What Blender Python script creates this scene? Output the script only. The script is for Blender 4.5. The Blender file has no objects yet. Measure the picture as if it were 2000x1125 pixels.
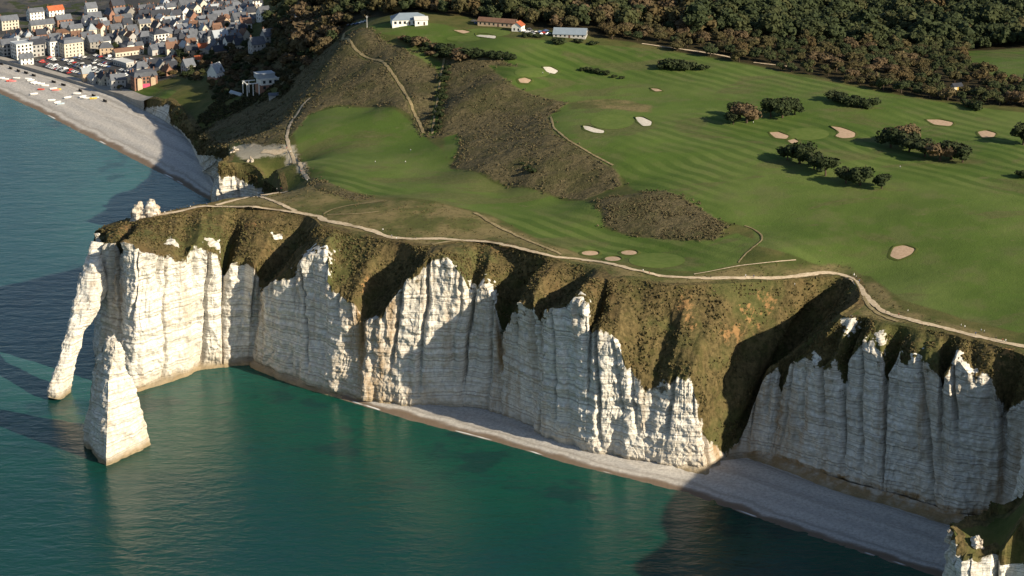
import bpy, bmesh, math, random
import numpy as np
from mathutils import Vector, Matrix

random.seed(7)
rng = np.random.default_rng(11)
SC = bpy.context.scene
COL = SC.collection
R = math.radians

# ------------------------------------------------------------------ camera
CAMZ, PITCH, FPX = 407.0, R(18.5), 4200.0          # metres, radians, focal length in 2000 px wide picture
cam_d = bpy.data.cameras.new('camera')
cam_d.sensor_width = 36.0
cam_d.lens = FPX / 2000.0 * 36.0
cam_d.clip_start = 5.0
cam_d.clip_end = 20000.0
cam = bpy.data.objects.new('camera', cam_d)
cam.location = (0, 0, CAMZ)
cam.rotation_euler = (R(90) - PITCH, 0, 0)
COL.objects.link(cam)
SC.camera = cam

# ------------------------------------------------------------------ sky and sun
SUN_EL, SUN_AZ = R(26.0), R(34.0)                  # azimuth: from +X (right) towards the viewer (-Y)
sun_vec = Vector((math.cos(SUN_EL) * math.cos(SUN_AZ), -math.cos(SUN_EL) * math.sin(SUN_AZ), math.sin(SUN_EL)))
world = bpy.data.worlds.new('World')
SC.world = world
world.use_nodes = True
wn = world.node_tree
for n in list(wn.nodes):
    wn.nodes.remove(n)
wo = wn.nodes.new('ShaderNodeOutputWorld')
wb = wn.nodes.new('ShaderNodeBackground')
ws = wn.nodes.new('ShaderNodeTexSky')
ws.sky_type = 'NISHITA'
ws.sun_disc = False
ws.sun_elevation = SUN_EL
ws.sun_rotation = math.atan2(sun_vec.x, sun_vec.y)
ws.air_density = 1.0
ws.dust_density = 0.6
ws.ozone_density = 1.0
wb.inputs['Strength'].default_value = 0.075
wn.links.new(ws.outputs[0], wb.inputs[0])
wn.links.new(wb.outputs[0], wo.inputs[0])
sun_d = bpy.data.lights.new('sun', 'SUN')
sun_d.energy = 5.0
sun_d.angle = R(0.55)
sun_d.color = (1.0, 0.87, 0.66)
sun = bpy.data.objects.new('sun', sun_d)
sun.rotation_euler = sun_vec.to_track_quat('Z', 'Y').to_euler()
sun.location = (300, 300, 900)
COL.objects.link(sun)
SC.view_settings.view_transform = 'Standard'
SC.view_settings.look = 'None'
SC.view_settings.exposure = 0.68
SC.view_settings.gamma = 1.0
SC.cycles.max_bounces = 4
SC.cycles.diffuse_bounces = 2
SC.cycles.glossy_bounces = 2
SC.cycles.use_denoising = True

# ------------------------------------------------------------------ helpers: photo survey (a pixel plus a height gives a place)
CP, SP = math.cos(PITCH), math.sin(PITCH)
def ray(px, py):
    u = (px - 1000.0) / FPX
    v = (562.5 - py) / FPX
    return np.array((u, CP + v * SP, -SP + v * CP))
def at(px, py, z):
    d = ray(px, py)
    t = (z - CAMZ) / d[2]
    return np.array((d[0] * t, d[1] * t, z))
def at_y(px, py, y):
    d = ray(px, py)
    t = y / d[1]
    return np.array((d[0] * t, y, CAMZ + d[2] * t))

# ------------------------------------------------------------------ helpers: noise
def _hash(ix, iy, iz, seed):
    h = (ix * 374761393 + iy * 668265263 + iz * 2147483647 + seed * 1274126177) & 0xFFFFFFFF
    h = ((h ^ (h >> 13)) * 1274126177) & 0xFFFFFFFF
    h = ((h ^ (h >> 16)) * 2246822519) & 0xFFFFFFFF
    return ((h ^ (h >> 15)) & 0xFFFF) / 32767.5 - 1.0
def vnoise(x, y, z, seed=0):
    x, y, z = np.broadcast_arrays(np.asarray(x, float), np.asarray(y, float), np.asarray(z, float))
    fx, fy, fz = np.floor(x), np.floor(y), np.floor(z)
    ix, iy, iz = fx.astype(np.int64), fy.astype(np.int64), fz.astype(np.int64)
    tx, ty, tz = x - fx, y - fy, z - fz
    tx, ty, tz = [t * t * t * (t * (t * 6 - 15) + 10) for t in (tx, ty, tz)]
    r = 0
    for dx in (0, 1):
        wx = tx if dx else 1 - tx
        for dy in (0, 1):
            wy = ty if dy else 1 - ty
            for dz in (0, 1):
                wz = tz if dz else 1 - tz
                r = r + wx * wy * wz * _hash(ix + dx, iy + dy, iz + dz, seed)
    return r
def fbm(x, y, z, octaves=3, seed=0):
    a, s, r = 1.0, 0.0, 0.0
    for k in range(octaves):
        r = r + a * vnoise(x * 2 ** k, y * 2 ** k, z * 2 ** k, seed + k * 17)
        s += a
        a *= 0.5
    return r / s
def smooth(e0, e1, x):
    t = np.clip((x - e0) / (e1 - e0), 0, 1)
    return t * t * (3 - 2 * t)

# ------------------------------------------------------------------ helpers: meshes and objects
def link(name, data, mat=None, parent=None, smooth_shade=False):
    o = bpy.data.objects.new(name, data)
    COL.objects.link(o)
    if mat is not None and data is not None:
        for m in (mat if isinstance(mat, (list, tuple)) else [mat]):
            data.materials.append(m)
    if parent is not None:
        o.parent = parent
    return o
def np_mesh(name, verts, faces, smooth_shade=False, attrs=None, mat_idx=None):
    """verts (n,3), faces (m,3 or 4) numpy arrays -> mesh, fast"""
    me = bpy.data.meshes.new(name)
    verts = np.ascontiguousarray(verts, dtype=np.float32)
    faces = np.ascontiguousarray(faces, dtype=np.int32)
    k = faces.shape[1]
    me.vertices.add(len(verts))
    me.vertices.foreach_set('co', verts.ravel())
    me.loops.add(faces.size)
    me.loops.foreach_set('vertex_index', faces.ravel())
    me.polygons.add(len(faces))
    me.polygons.foreach_set('loop_start', np.arange(0, faces.size, k, dtype=np.int32))
    me.polygons.foreach_set('use_smooth', np.full(len(faces), bool(smooth_shade)))
    if mat_idx is not None:
        me.polygons.foreach_set('material_index', np.ascontiguousarray(mat_idx, dtype=np.int32))
    me.update(calc_edges=True)
    for an, av in (attrs or {}).items():
        a = me.attributes.new(an, 'FLOAT', 'POINT')
        a.data.foreach_set('value', np.ascontiguousarray(av, dtype=np.float32).ravel())
    me.validate(verbose=False)
    return me
def grid_faces(nr, nc, wrap=False):
    i = np.arange(nr - 1)[:, None]
    j = np.arange(nc if wrap else nc - 1)[None, :]
    j2 = (j + 1) % nc
    return np.stack(np.broadcast_arrays(i * nc + j, i * nc + j2, (i + 1) * nc + j2, (i + 1) * nc + j), -1).reshape(-1, 4)
def tag(o, label=None, cat=None, group=None, kind=None):
    if label: o['label'] = label
    if cat: o['category'] = cat
    if group: o['group'] = group
    if kind: o['kind'] = kind
    return o
def empty(name, loc, rz=0.0, scale=1.0):
    o = bpy.data.objects.new(name, None)
    o.empty_display_size = 0.5
    o.location = loc
    o.rotation_euler = (0, 0, rz)
    o.scale = (scale,) * 3
    COL.objects.link(o)
    return o
def copy_tree(o, parent=None):
    c = o.copy()
    COL.objects.link(c)
    if parent is not None:
        c.parent = parent
    for ch in list(o.children):
        copy_tree(ch, c)
    return c
def seg_dist(px, py, poly, closed=True):
    """distance to a polyline"""
    d2 = np.full(px.shape, 1e12)
    n = len(poly)
    for i in range(n if closed else n - 1):
        ax, ay = poly[i][:2]
        bx, by = poly[(i + 1) % n][:2]
        ex, ey = bx - ax, by - ay
        L = ex * ex + ey * ey + 1e-9
        t = np.clip(((px - ax) * ex + (py - ay) * ey) / L, 0, 1)
        d2 = np.minimum(d2, (px - ax - t * ex) ** 2 + (py - ay - t * ey) ** 2)
    return np.sqrt(d2)
def inside(px, py, poly):
    c = np.zeros(px.shape, bool)
    n = len(poly)
    for i in range(n):
        ax, ay = poly[i][:2]
        bx, by = poly[(i + 1) % n][:2]
        if ay == by:
            continue
        m = ((ay > py) != (by > py)) & (px < (bx - ax) * (py - ay) / (by - ay) + ax)
        c ^= m
    return c
def sdf(px, py, poly):
    """positive inside, metres (capped at -60 outside)"""
    pa = np.array(poly)
    m = (px > pa[:, 0].min() - 60) & (px < pa[:, 0].max() + 60) & (py > pa[:, 1].min() - 60) & (py < pa[:, 1].max() + 60)
    r = np.full(px.shape, -60.0)
    qx, qy = px[m], py[m]
    d = seg_dist(qx, qy, poly)
    r[m] = np.where(inside(qx, qy, poly), d, -np.minimum(d, 60))
    return r

# ------------------------------------------------------------------ helpers: materials
class NT:
    def __init__(self, name, rough=0.9, spec=0.2):
        self.m = bpy.data.materials.new(name)
        self.m.use_nodes = True
        self.t = self.m.node_tree
        for n in list(self.t.nodes):
            self.t.nodes.remove(n)
        self.out = self.t.nodes.new('ShaderNodeOutputMaterial')
        self.b = self.t.nodes.new('ShaderNodeBsdfPrincipled')
        self.b.inputs['Roughness'].default_value = rough
        self.b.inputs['Specular IOR Level'].default_value = spec
        self.t.links.new(self.b.outputs[0], self.out.inputs[0])
    def put(self, sock, v):
        if isinstance(v, bpy.types.NodeSocket):
            self.t.links.new(v, sock)
        elif isinstance(v, (tuple, list)) and len(v) == 3 and sock.type == 'RGBA':
            sock.default_value = (*v, 1)
        else:
            sock.default_value = v
    def node(self, t, **kw):
        n = self.t.nodes.new(t)
        for k, v in kw.items():
            setattr(n, k, v)
        return n
    def pos(self):
        return self.node('ShaderNodeNewGeometry').outputs['Position']
    def objpos(self):
        return self.node('ShaderNodeTexCoord').outputs['Object']
    def map(self, v, scale=(1, 1, 1), loc=(0, 0, 0)):
        n = self.node('ShaderNodeMapping')
        n.inputs['Scale'].default_value = scale
        n.inputs['Location'].default_value = loc
        self.t.links.new(v, n.inputs['Vector'])
        return n.outputs[0]
    def noise(self, v, scale, detail=3.0, rough=0.55, dist=0.0):
        n = self.node('ShaderNodeTexNoise')
        n.inputs['Scale'].default_value = scale
        n.inputs['Detail'].default_value = detail
        n.inputs['Roughness'].default_value = rough
        n.inputs['Distortion'].default_value = dist
        self.t.links.new(v, n.inputs['Vector'])
        return n.outputs['Fac']
    def noise1(self, w, scale, detail=2.0):
        n = self.node('ShaderNodeTexNoise', noise_dimensions='1D')
        n.inputs['Scale'].default_value = scale
        n.inputs['Detail'].default_value = detail
        self.put(n.inputs['W'], w)
        return n.outputs['Fac']
    def math(self, op, a, b=0.0, c=None, clamp=False):
        n = self.node('ShaderNodeMath', operation=op, use_clamp=clamp)
        self.put(n.inputs[0], a)
        self.put(n.inputs[1], b)
        if c is not None:
            self.put(n.inputs[2], c)
        return n.outputs[0]
    def step(self, v, e0, e1):
        n = self.node('ShaderNodeMapRange', interpolation_type='SMOOTHSTEP')
        self.put(n.inputs['Value'], v)
        n.inputs['From Min'].default_value = e0
        n.inputs['From Max'].default_value = e1
        n.inputs['To Min'].default_value = 0.0
        n.inputs['To Max'].default_value = 1.0
        return n.outputs[0]
    def mix(self, f, a, b, mode='MIX'):
        n = self.node('ShaderNodeMix', data_type='RGBA', blend_type=mode)
        self.put(n.inputs[0], f)
        self.put(n.inputs[6], a)
        self.put(n.inputs[7], b)
        return n.outputs[2]
    def attr(self, name):
        return self.node('ShaderNodeAttribute', attribute_name=name).outputs['Fac']
    def sep(self, v):
        n = self.node('ShaderNodeSeparateXYZ')
        self.t.links.new(v, n.inputs[0])
        return n.outputs
    def color(self, c):
        self.put(self.b.inputs['Base Color'], c)
        return self
    def bump(self, h, strength=0.5, distance=1.0):
        n = self.node('ShaderNodeBump')
        n.inputs['Strength'].default_value = strength
        n.inputs['Distance'].default_value = distance
        self.t.links.new(h, n.inputs['Height'])
        self.t.links.new(n.outputs[0], self.b.inputs['Normal'])
        return self

def plain(name, col, rough=0.8, spec=0.25, var=0.25, scale=0.6, metallic=0.0):
    """a simple surface with some grain and object-to-object variation"""
    k = NT(name, rough, spec)
    n1 = k.noise(k.objpos(), scale, 4.0)
    rnd = k.node('ShaderNodeObjectInfo').outputs['Random']
    f = k.math('ADD', k.math('MULTIPLY', n1, 0.8), k.math('MULTIPLY', rnd, 0.35))
    dark = tuple(c * (1 - var) for c in col)
    light = tuple(min(1, c * (1 + var * 0.7)) for c in col)
    k.color(k.mix(k.step(f, 0.3, 0.85), dark, light))
    k.b.inputs['Metallic'].default_value = metallic
    return k.m

def chalk_material(name):
    k = NT(name, 0.95, 0.1)
    p = k.pos()
    x, y, z = k.sep(p)
    warp = k.noise(p, 0.018, 2.0)
    zz = k.math('ADD', z, k.math('MULTIPLY', warp, 7.0))
    band = k.noise1(zz, 0.42, 2.5)                      # beds a couple of metres thick
    flint = k.noise1(zz, 1.15, 1.0)                      # thin flint courses
    grain = k.noise(p, 0.5, 5.0, 0.65)
    blocks = k.noise(k.map(p, (0.35, 0.35, 0.9)), 1.0, 3.0)
    streak = k.noise(k.map(p, (0.16, 0.16, 0.016)), 1.0, 4.0, 0.6)
    patch = k.noise(p, 0.05, 3.0)
    stain = k.attr('stain')
    c = k.mix(k.step(grain, 0.35, 0.7), (0.56, 0.53, 0.47), (0.80, 0.775, 0.71))
    lines = k.math('MULTIPLY', k.step(flint, 0.57, 0.64), k.step(blocks, 0.26, 0.46))
    c = k.mix(k.math('MULTIPLY', lines, 0.72), c, (0.27, 0.25, 0.22))
    c = k.mix(k.math('MULTIPLY', k.step(band, 0.48, 0.68), 0.5), c, (0.42, 0.385, 0.325))
    c = k.mix(k.math('MULTIPLY', k.step(patch, 0.50, 0.70), 0.5), c, (0.40, 0.365, 0.30))
    s2 = k.math('ADD', k.math('MULTIPLY', k.step(streak, 0.5, 0.72), 0.38), k.math('MULTIPLY', stain, k.step(streak, 0.25, 0.6)), clamp=True)
    c = k.mix(s2, c, (0.30, 0.195, 0.095))
    # tide-wetted foot, algae and dark notch stone
    wet = k.math('SUBTRACT', 1.0, k.step(k.math('ADD', z, k.math('MULTIPLY', grain, -4.0)), -1.4, 2.6))
    c = k.mix(k.math('MULTIPLY', wet, 0.85), c, k.mix(k.step(patch, 0.4, 0.6), (0.10, 0.085, 0.035), (0.20, 0.15, 0.07)))
    low = k.math('SUBTRACT', 1.0, k.step(k.math('ADD', z, k.math('MULTIPLY', streak, 14.0)), 5.0, 20.0))
    c = k.mix(k.math('MULTIPLY', low, 0.42), c, (0.34, 0.255, 0.165))
    # turf and scrub on the brow
    turf_n = k.noise(p, 0.13, 4.0, 0.65)
    turf_f = k.noise(k.map(p, (0.5, 0.5, 0.35)), 1.0, 5.0, 0.7)
    rill = k.noise(k.map(p, (0.22, 0.10, 0.02)), 1.0, 3.0)
    g = k.mix(k.step(turf_f, 0.3, 0.72), (0.042, 0.036, 0.015), (0.160, 0.120, 0.054))
    g = k.mix(k.math('MULTIPLY', k.step(turf_n, 0.48, 0.68), 0.65), g, (0.062, 0.062, 0.020))
    g = k.mix(k.math('MULTIPLY', k.step(rill, 0.5, 0.72), 0.5), g, (0.165, 0.12, 0.052))
    wide = k.noise(p, 0.028, 3.0, 0.6)
    g = k.mix(k.math('MULTIPLY', k.step(wide, 0.50, 0.62), 0.6), g, (0.070, 0.082, 0.026))
    g = k.mix(k.math('MULTIPLY', k.step(wide, 0.46, 0.34), 0.55), g, (0.120, 0.078, 0.036))
    ochre = k.attr('ochre')
    g = k.mix(k.step(k.math('ADD', ochre, k.math('MULTIPLY', k.math('SUBTRACT', turf_f, 0.5), 2.4)), 0.45, 0.95), g, k.mix(turf_n, (0.20, 0.115, 0.05), (0.34, 0.20, 0.085)))
    m = k.attr('chalk')
    edge = k.math('ADD', m, k.math('MULTIPLY', k.math('SUBTRACT', k.noise(k.map(p, (0.14, 0.14, 0.10)), 1.0, 5.0, 0.7), 0.5), 13.0))
    f = k.step(edge, -0.5, 0.7)
    # weeds clinging to ledges of the chalk near the brow
    weed = k.math('MULTIPLY', k.step(k.noise(p, 0.11, 4.0, 0.7), 0.585, 0.66), k.math('SUBTRACT', 1.0, k.step(m, 2.0, 16.0)))
    f = k.math('MULTIPLY', f, k.math('SUBTRACT', 1.0, k.math('MULTIPLY', weed, 0.85)))
    k.color(k.mix(f, g, c))
    hgt = k.math('ADD', k.math('MULTIPLY', band, 0.5), k.math('ADD', k.math('MULTIPLY', grain, 0.9), k.math('ADD', k.math('MULTIPLY', flint, 0.35), k.math('MULTIPLY', turf_f, 0.5))))
    k.bump(hgt, 0.75, 0.9)
    return k.m

# ================================================================== LAND FORM
ZR = lambda px: float(np.interp(px, [180, 215, 260, 300, 600, 840, 1165, 1640, 2000], [62, 66, 70, 73, 74, 77, 80.5, 81, 82]))
ZB = 2.0
# photo stations of the south cliff, left to right: foot px, chalk-top px, depth of chalk top behind foot, brow px, bulge of the turf slope, ledge width, stain
ST = [
 (188,722, 194,520, 1,  204,449,  0, 1, .1),
 (205,728, 206,478, 2,  216,441,  0, 1, .2),
 (226,736, 226,476, 3,  240,434,  0, 1, .2),
 (237,739, 237,500, 9,  262,430, -2, 1, .3),
 (242,750, 247,470, 1,  280,430,  0, 1, .1),
 (262,758, 265,490, 1,  296,427,  1, 1, .0),
 (272,756, 283,497, 2,  310,424,  2, 1, .0),
 (300,748, 300,500, 2,  325,421,  3, 1, .0),
 (330,739, 332,500, 2,  345,417,  3, 1, .0),
 (362,728, 358,506, 4,  362,413,  0, 1, .0),
 (380,717, 382,482, 4,  392,407,  3, 1, .0),
 (405,713, 405,488, 3,  415,404,  3, 1, .0),
 (425,711, 424,500, 3,  440,404,  2, 1, .0),
 (438,710, 436,545, 9,  468,405, -4, 1, .1),
 (448,708, 452,520, 3,  490,405,  1, 1, .1),
 (470,706, 478,512, 2,  520,407,  3, 1, .1),
 (484,705, 498,522, 2,  550,410,  2, 1, .15),
 (489,704, 510,548, 14, 598,420, -6, 1, .3),
 (493,709, 516,575, 6,  616,429, -5, 1, .2),
 (505,716, 528,552, 3,  620,434, -1, 1, .1),
 (545,733, 560,545, 5,  624,438,  2, 1, .1),
 (575,744, 585,512, 9,  630,442,  3, 1, .1),
 (605,752, 610,498, 11, 642,446,  3, 2, .1),
 (632,759, 636,492, 12, 662,450,  3, 2, .1),
 (640,762, 648,560, 7,  684,455,  1, 2, .2),
 (660,767, 665,580, 4,  705,459,  2, 2, .25),
 (690,775, 690,592, 4,  745,466,  3, 2, .4),
 (706,779, 712,628, 9,  785,473, -4, 2, .8),
 (716,781, 722,628, 6,  800,477, -6, 2, .6),
 (742,786, 740,622, 4,  806,480, -5, 2, .7),
 (750,788, 756,596, 3,  816,481, -2, 2, .5),
 (775,791, 782,562, 4,  826,482,  1, 2, .2),
 (802,794, 830,512, 7,  840,481,  2, 2, .1),
 (850,796, 868,505, 7,  882,476,  3, 2, .15),
 (892,798, 900,535, 4,  918,473,  3, 2, .15),
 (912,799, 918,575, 7,  938,473,  0, 2, .2),
 (940,802, 945,558, 5,  968,476,  2, 2, .2),
 (962,805, 962,590, 5,  1000,485, 0, 2, .4),
 (978,808, 978,650, 9,  1045,500, -5, 2, .8),
 (986,810, 988,665, 9,  1062,505, -6, 2, .6),
 (992,816, 1004,610, 3, 1067,507, -2, 2, .2),
 (1008,824, 1018,594, 2, 1072,508, 2, 2, .1),
 (1036,842, 1040,594, 3, 1090,511, 3, 2, .1),
 (1044,850, 1050,625, 8, 1135,517, -5, 2, .2),
 (1052,856, 1058,612, 4, 1160,522, -4, 2, .1),
 (1075,864, 1075,606, 3, 1165,526, -1, 2, .05),
 (1100,872, 1098,602, 3, 1168,531, 1, 2, .0),
 (1128,878, 1122,582, 4, 1172,537, 2, 2, .0),
 (1146,882, 1150,596, 4, 1179,541, 1, 2, .0),
 (1151,884, 1156,652, 9, 1186,546, -4, 2, .0),
 (1160,885, 1164,640, 3, 1190,547, -2, 2, .0),
 (1188,889, 1186,652, 2, 1200,546, 2, 2, .0),
 (1215,893, 1212,676, 2, 1225,547, 4, 2, .0),
 (1240,898, 1228,720, 2, 1260,550, 5, 2, .0),
 (1254,901, 1245,748, 3, 1290,556, 5, 2, .0),
 (1264,903, 1276,760, 7, 1325,558, 3, 2, .1),
 (1275,905, 1300,752, 5, 1350,557, 3, 2, .1),
 (1310,911, 1325,745, 3, 1385,555, 3, 2, .05),
 (1345,916, 1345,742, 2, 1425,553, 2, 3, .0),
 (1378,919, 1366,800, 3, 1475,550, 0, 3, .2),
 (1398,908, 1386,868, 4, 1545,546, -6, 3, .6),
 (1420,893, 1420,878, 3, 1600,542, -10, 4, .8),
 (1440,887, 1442,868, 3, 1640,538, -11, 5, .8),
 (1458,887, 1462,820, 3, 1666,545, -8, 6, .3),
 (1474,889, 1496,728, 5, 1676,562, -5, 6, .1),
 (1500,893, 1524,705, 5, 1680,575, -2, 7, .1),
 (1508,896, 1533,760, 9, 1676,588, -4, 7, .7),
 (1520,899, 1546,712, 5, 1654,604, -2, 7, .3),
 (1560,912, 1572,694, 6, 1640,612, 2, 8, .1),
 (1590,924, 1594,706, 4, 1644,616, 1, 8, .1),
 (1610,933, 1612,720, 4, 1652,618, -3, 8, .1),
 (1634,943, 1632,706, 4, 1664,618, 2, 8, .1),
 (1641,946, 1648,745, 9, 1688,619, -5, 8, .2),
 (1652,949, 1657,700, 4, 1698,623, -1, 8, .1),
 (1685,958, 1685,664, 6, 1716,628, 2, 8, .1),
 (1716,965, 1720,692, 4, 1732,632, 2, 8, .05),
 (1724,968, 1730,750, 9, 1756,635, -5, 8, .2),
 (1738,971, 1745,712, 4, 1775,638, -1, 8, .1),
 (1770,981, 1772,712, 4, 1796,642, 2, 8, .1),
 (1800,990, 1802,706, 4, 1816,645, 2, 8, .2),
 (1826,998, 1832,722, 4, 1838,649, 2, 8, .5),
 (1836,1002, 1842,768, 9, 1860,654, -5, 8, .4),
 (1848,1006, 1858,712, 4, 1876,658, -1, 8, .1),
 (1868,1011, 1868,700, 5, 1888,660, 2, 8, .1),
 (1895,1016, 1898,735, 4, 1906,664, 0, 8, .2),
 (1930,1021, 1935,742, 4, 1938,673, 2, 8, .2),
 (1946,1024, 1950,780, 5, 1964,681, -2, 8, .3),
 (1953,1026, 1962,820, 11, 1992,690, -6, 8, .6),
 (1968,1028, 1972,800, 4, 1998,694, -3, 8, .2),
 (1995,1032, 1995,790, 4, 2010,700, 0, 8, .1),
]
def base_y_at(px):
    return float(np.interp(px, [s[0] for s in ST], [at(s[0], s[1], ZB)[1] for s in ST]))
B3, T3, R3, BUL, APR, STN = [], [], [], [], [], []
def add_world(b, r, top=None, bulge=0, apron=1.0, stain=0.1):
    b, r = np.array(b, float), np.array(r, float)
    if top is None:
        top = b + (r - b) * 0.86
    B3.append(b); T3.append(np.array(top, float)); R3.append(r); BUL.append(bulge); APR.append(apron); STN.append(stain)
# back of the town beach, then the bay behind the headland (mostly hidden from here)
for px, py in ((-420, 0), (-300, 24), (-150, 70), (0, 119), (60, 136), (120, 153), (180, 172), (238, 192), (280, 215)):
    b = at(px, py, 5.0); add_world(b, b + np.array((0.8, 1.6, 1.4)), stain=.3)
add_world(at(300, 226, 5.0), at(312, 205, 15), stain=.1)
add_world(at(318, 236, 5.0), at(330, 196, 19), stain=.1)
b_, r_w = at(332, 244, 5.0), at(356, 212, 20); add_world(b_, r_w, top=b_ + (r_w - b_) * 0.12, bulge=1.5, stain=.3)
b_, r_w = at(352, 256, 5.0), at(372, 240, 17); add_world(b_, r_w, top=b_ + (r_w - b_) * 0.12, bulge=1.5, stain=.3)
b_, r_w = at(372, 280, 5.0), at(392, 262, 17); add_world(b_, r_w, top=b_ + (r_w - b_) * 0.12, bulge=1.5, stain=.3)
b_, r_w = at(382, 305, 5.0), at(420, 278, 27); add_world(b_, r_w, top=b_ + (r_w - b_) * 0.12, bulge=1.5, stain=.2)
add_world(at(396, 330, 5.0), at(446, 290, 43), top=at(424, 306, 30), stain=.2)
add_world(at(412, 352, 5.0), at(446, 306, 54), stain=.1)
tipb = at(424, 318, 58)
add_world((tipb[0] - 3, tipb[1] + 8, 4), (tipb[0] + 3, tipb[1] + 9, 57), stain=.1)
add_world((tipb[0] - 3, tipb[1] - 4, 4), tipb, stain=.0)
for px, py, z in ((446, 322, 56), (470, 330, 53), (498, 344, 49.5)):
    r = at(px, py, z); add_world((r[0] - 1, r[1] - 6, 4), r, stain=.05)
r = at(514, 352, 49); add_world((r[0] - 1, r[1] - 1, 5), r, stain=.2)
r = at(536, 363, 52); add_world((r[0] - 6, r[1] - 7, 8), r, stain=.2)
r = at(550, 377, 58); add_world((r[0] - 14, r[1] + 2, 14), r, stain=.3)
r = at(520, 383, 62); add_world((r[0] - 8, r[1] + 12, 8), r)
r = at(488, 386, 67); add_world((r[0] - 6, r[1] + 12, 4), r)
for px, py, z in ((455, 388, 71), (430, 391, 73), (412, 396, 74), (370, 404, 74), (330, 412, 73.5), (296, 418, 72.5)):
    r = at(px, py, z); add_world((r[0] - 5, r[1] + 9, 1), r)
for px, py, z in ((262, 424, 70), (232, 431, 67.5), (205, 440, 64.5)):
    r = at(px, py, z); add_world((r[0] - 4, r[1] + 7, 1), r)
r = at(187, 452, 62); add_world((r[0] - 3, r[1] + 3, 1), r)
for (bx, by, tx, ty, sb, rx, ry, bul, apr, stn) in ST:
    B3.append(at(bx, by, ZB))
    T3.append(at_y(tx, ty, base_y_at(tx) + sb))
    R3.append(at(rx, ry, ZR(rx)))
    BUL.append(bul); APR.append(apr); STN.append(stn)
# beyond the right edge of the picture: unseen coast to the next headland, placed for its shadow
add_world((222, 862, 2), (238, 866, 83), apron=4)
add_world((208, 840, 2), (224, 838, 83), apron=4)
add_world((200, 815, 2), (214, 812, 83), apron=3)
add_world((196, 792, 2), (207, 790, 82), apron=2)
add_world((194, 776, 2), (204, 772, 78), apron=2)
N_HEAD = len(B3)
r = at(1992, 984, 67); add_world((r[0] - 6, r[1] + 10, 1), r)
r = at(1935, 990, 65); add_world((r[0] - 6, r[1] + 9, 1), r)
r = at(1882, 1008, 62); add_world((r[0] - 7, r[1] + 6, 1), r)
r = at(1857, 1044, 58); add_world((r[0] - 6, r[1] - 4, 1), r, top=r + np.array((0, -0.6, -1.5)))
r = at(1880, 1064, 57); add_world((r[0] - 2, r[1] - 7, 1), r, stain=.0, top=r + np.array((0, -0.6, -1.5)))
r = at(1902, 1080, 55); add_world((r[0] - 1, r[1] - 7, 1), r, stain=.0, top=r + np.array((0, -0.6, -1.5)))
r = at(1935, 1100, 52); add_world((r[0] - 1, r[1] - 7, 1), r, stain=.0, top=r + np.array((0, -0.6, -1.5)))
r = at(1992, 1098, 53); add_world((r[0] + 1, r[1] - 8, 1), r, stain=.0, top=r + np.array((0, -0.6, -1.5)))
add_world((232, 706, 1), (236, 716, 78)); add_world((322, 690, 1), (328, 704, 78))
add_world((430, 662, 1), (434, 676, 84)); add_world((640, 600, 1), (646, 616, 90))
B3, T3, R3 = np.array(B3), np.array(T3), np.array(R3)
BUL, APR, STN = np.array(BUL, float), np.array(APR, float), np.array(STN, float)

# resample the stations along the coast
cols = []
for i in range(len(B3) - 1):
    L = max(np.linalg.norm(B3[i + 1] - B3[i]), np.linalg.norm(R3[i + 1] - R3[i]), np.linalg.norm(T3[i + 1] - T3[i]) * 0.9)
    hidden = not (30 <= i < 30 + len(ST) + 2)
    n = max(1, int(math.ceil(L / (1.4 if hidden else 0.62))))
    cols += [(i, t) for t in np.arange(n) / n]
cols.append((len(B3) - 2, 1.0))
ci = np.array([c[0] for c in cols]); ct = np.array([c[1] for c in cols])
def along(a):
    w = ct if a.ndim == 1 else ct[:, None]
    return a[ci] * (1 - w) + a[ci + 1] * w
def blur(a, k):
    ker = np.hanning(2 * k + 3)[1:-1]; ker /= ker.sum()
    ap = np.pad(a, ((k, k),) + ((0, 0),) * (a.ndim - 1), mode='edge')
    if a.ndim == 1:
        return np.convolve(ap, ker, 'valid')
    return np.stack([np.convolve(ap[:, j], ker, 'valid') for j in range(a.shape[1])], 1)
Bc, Tc, Rc = blur(along(B3), 4), blur(along(T3), 3), blur(along(R3), 6)
hd = (ci >= N_HEAD)
jag = np.stack([fbm(Rc[:, 0] / 5, Rc[:, 1] / 5, 0.2, 3, 7), fbm(Rc[:, 0] / 5, Rc[:, 1] / 5, 5.2, 3, 8), 0.8 * fbm(Rc[:, 0] / 4, Rc[:, 1] / 4, 9.2, 3, 9)], 1) * 4.5
Rc = Rc + jag * hd[:, None]; Tc = Tc + jag * hd[:, None]
bul_c, apr_c, stn_c = blur(along(BUL), 5), blur(along(APR), 6), blur(along(STN), 5)
NCOL = len(Bc)
def out_normal(P, k):
    t = np.gradient(blur(P[:, :2], k), axis=0)
    n = np.stack([t[:, 1], -t[:, 0]], 1)
    return n / (np.linalg.norm(n, axis=1, keepdims=True) + 1e-9)
nB, nR = out_normal(Bc, 14), out_normal(Rc, 14)
RIM = [tuple(p) for p in Rc[::3, :2]] + [tuple(Rc[-1, :2])]
SEA_POLY = RIM + [(700, 100), (-3500, 100), (-3500, RIM[0][1])]

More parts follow.
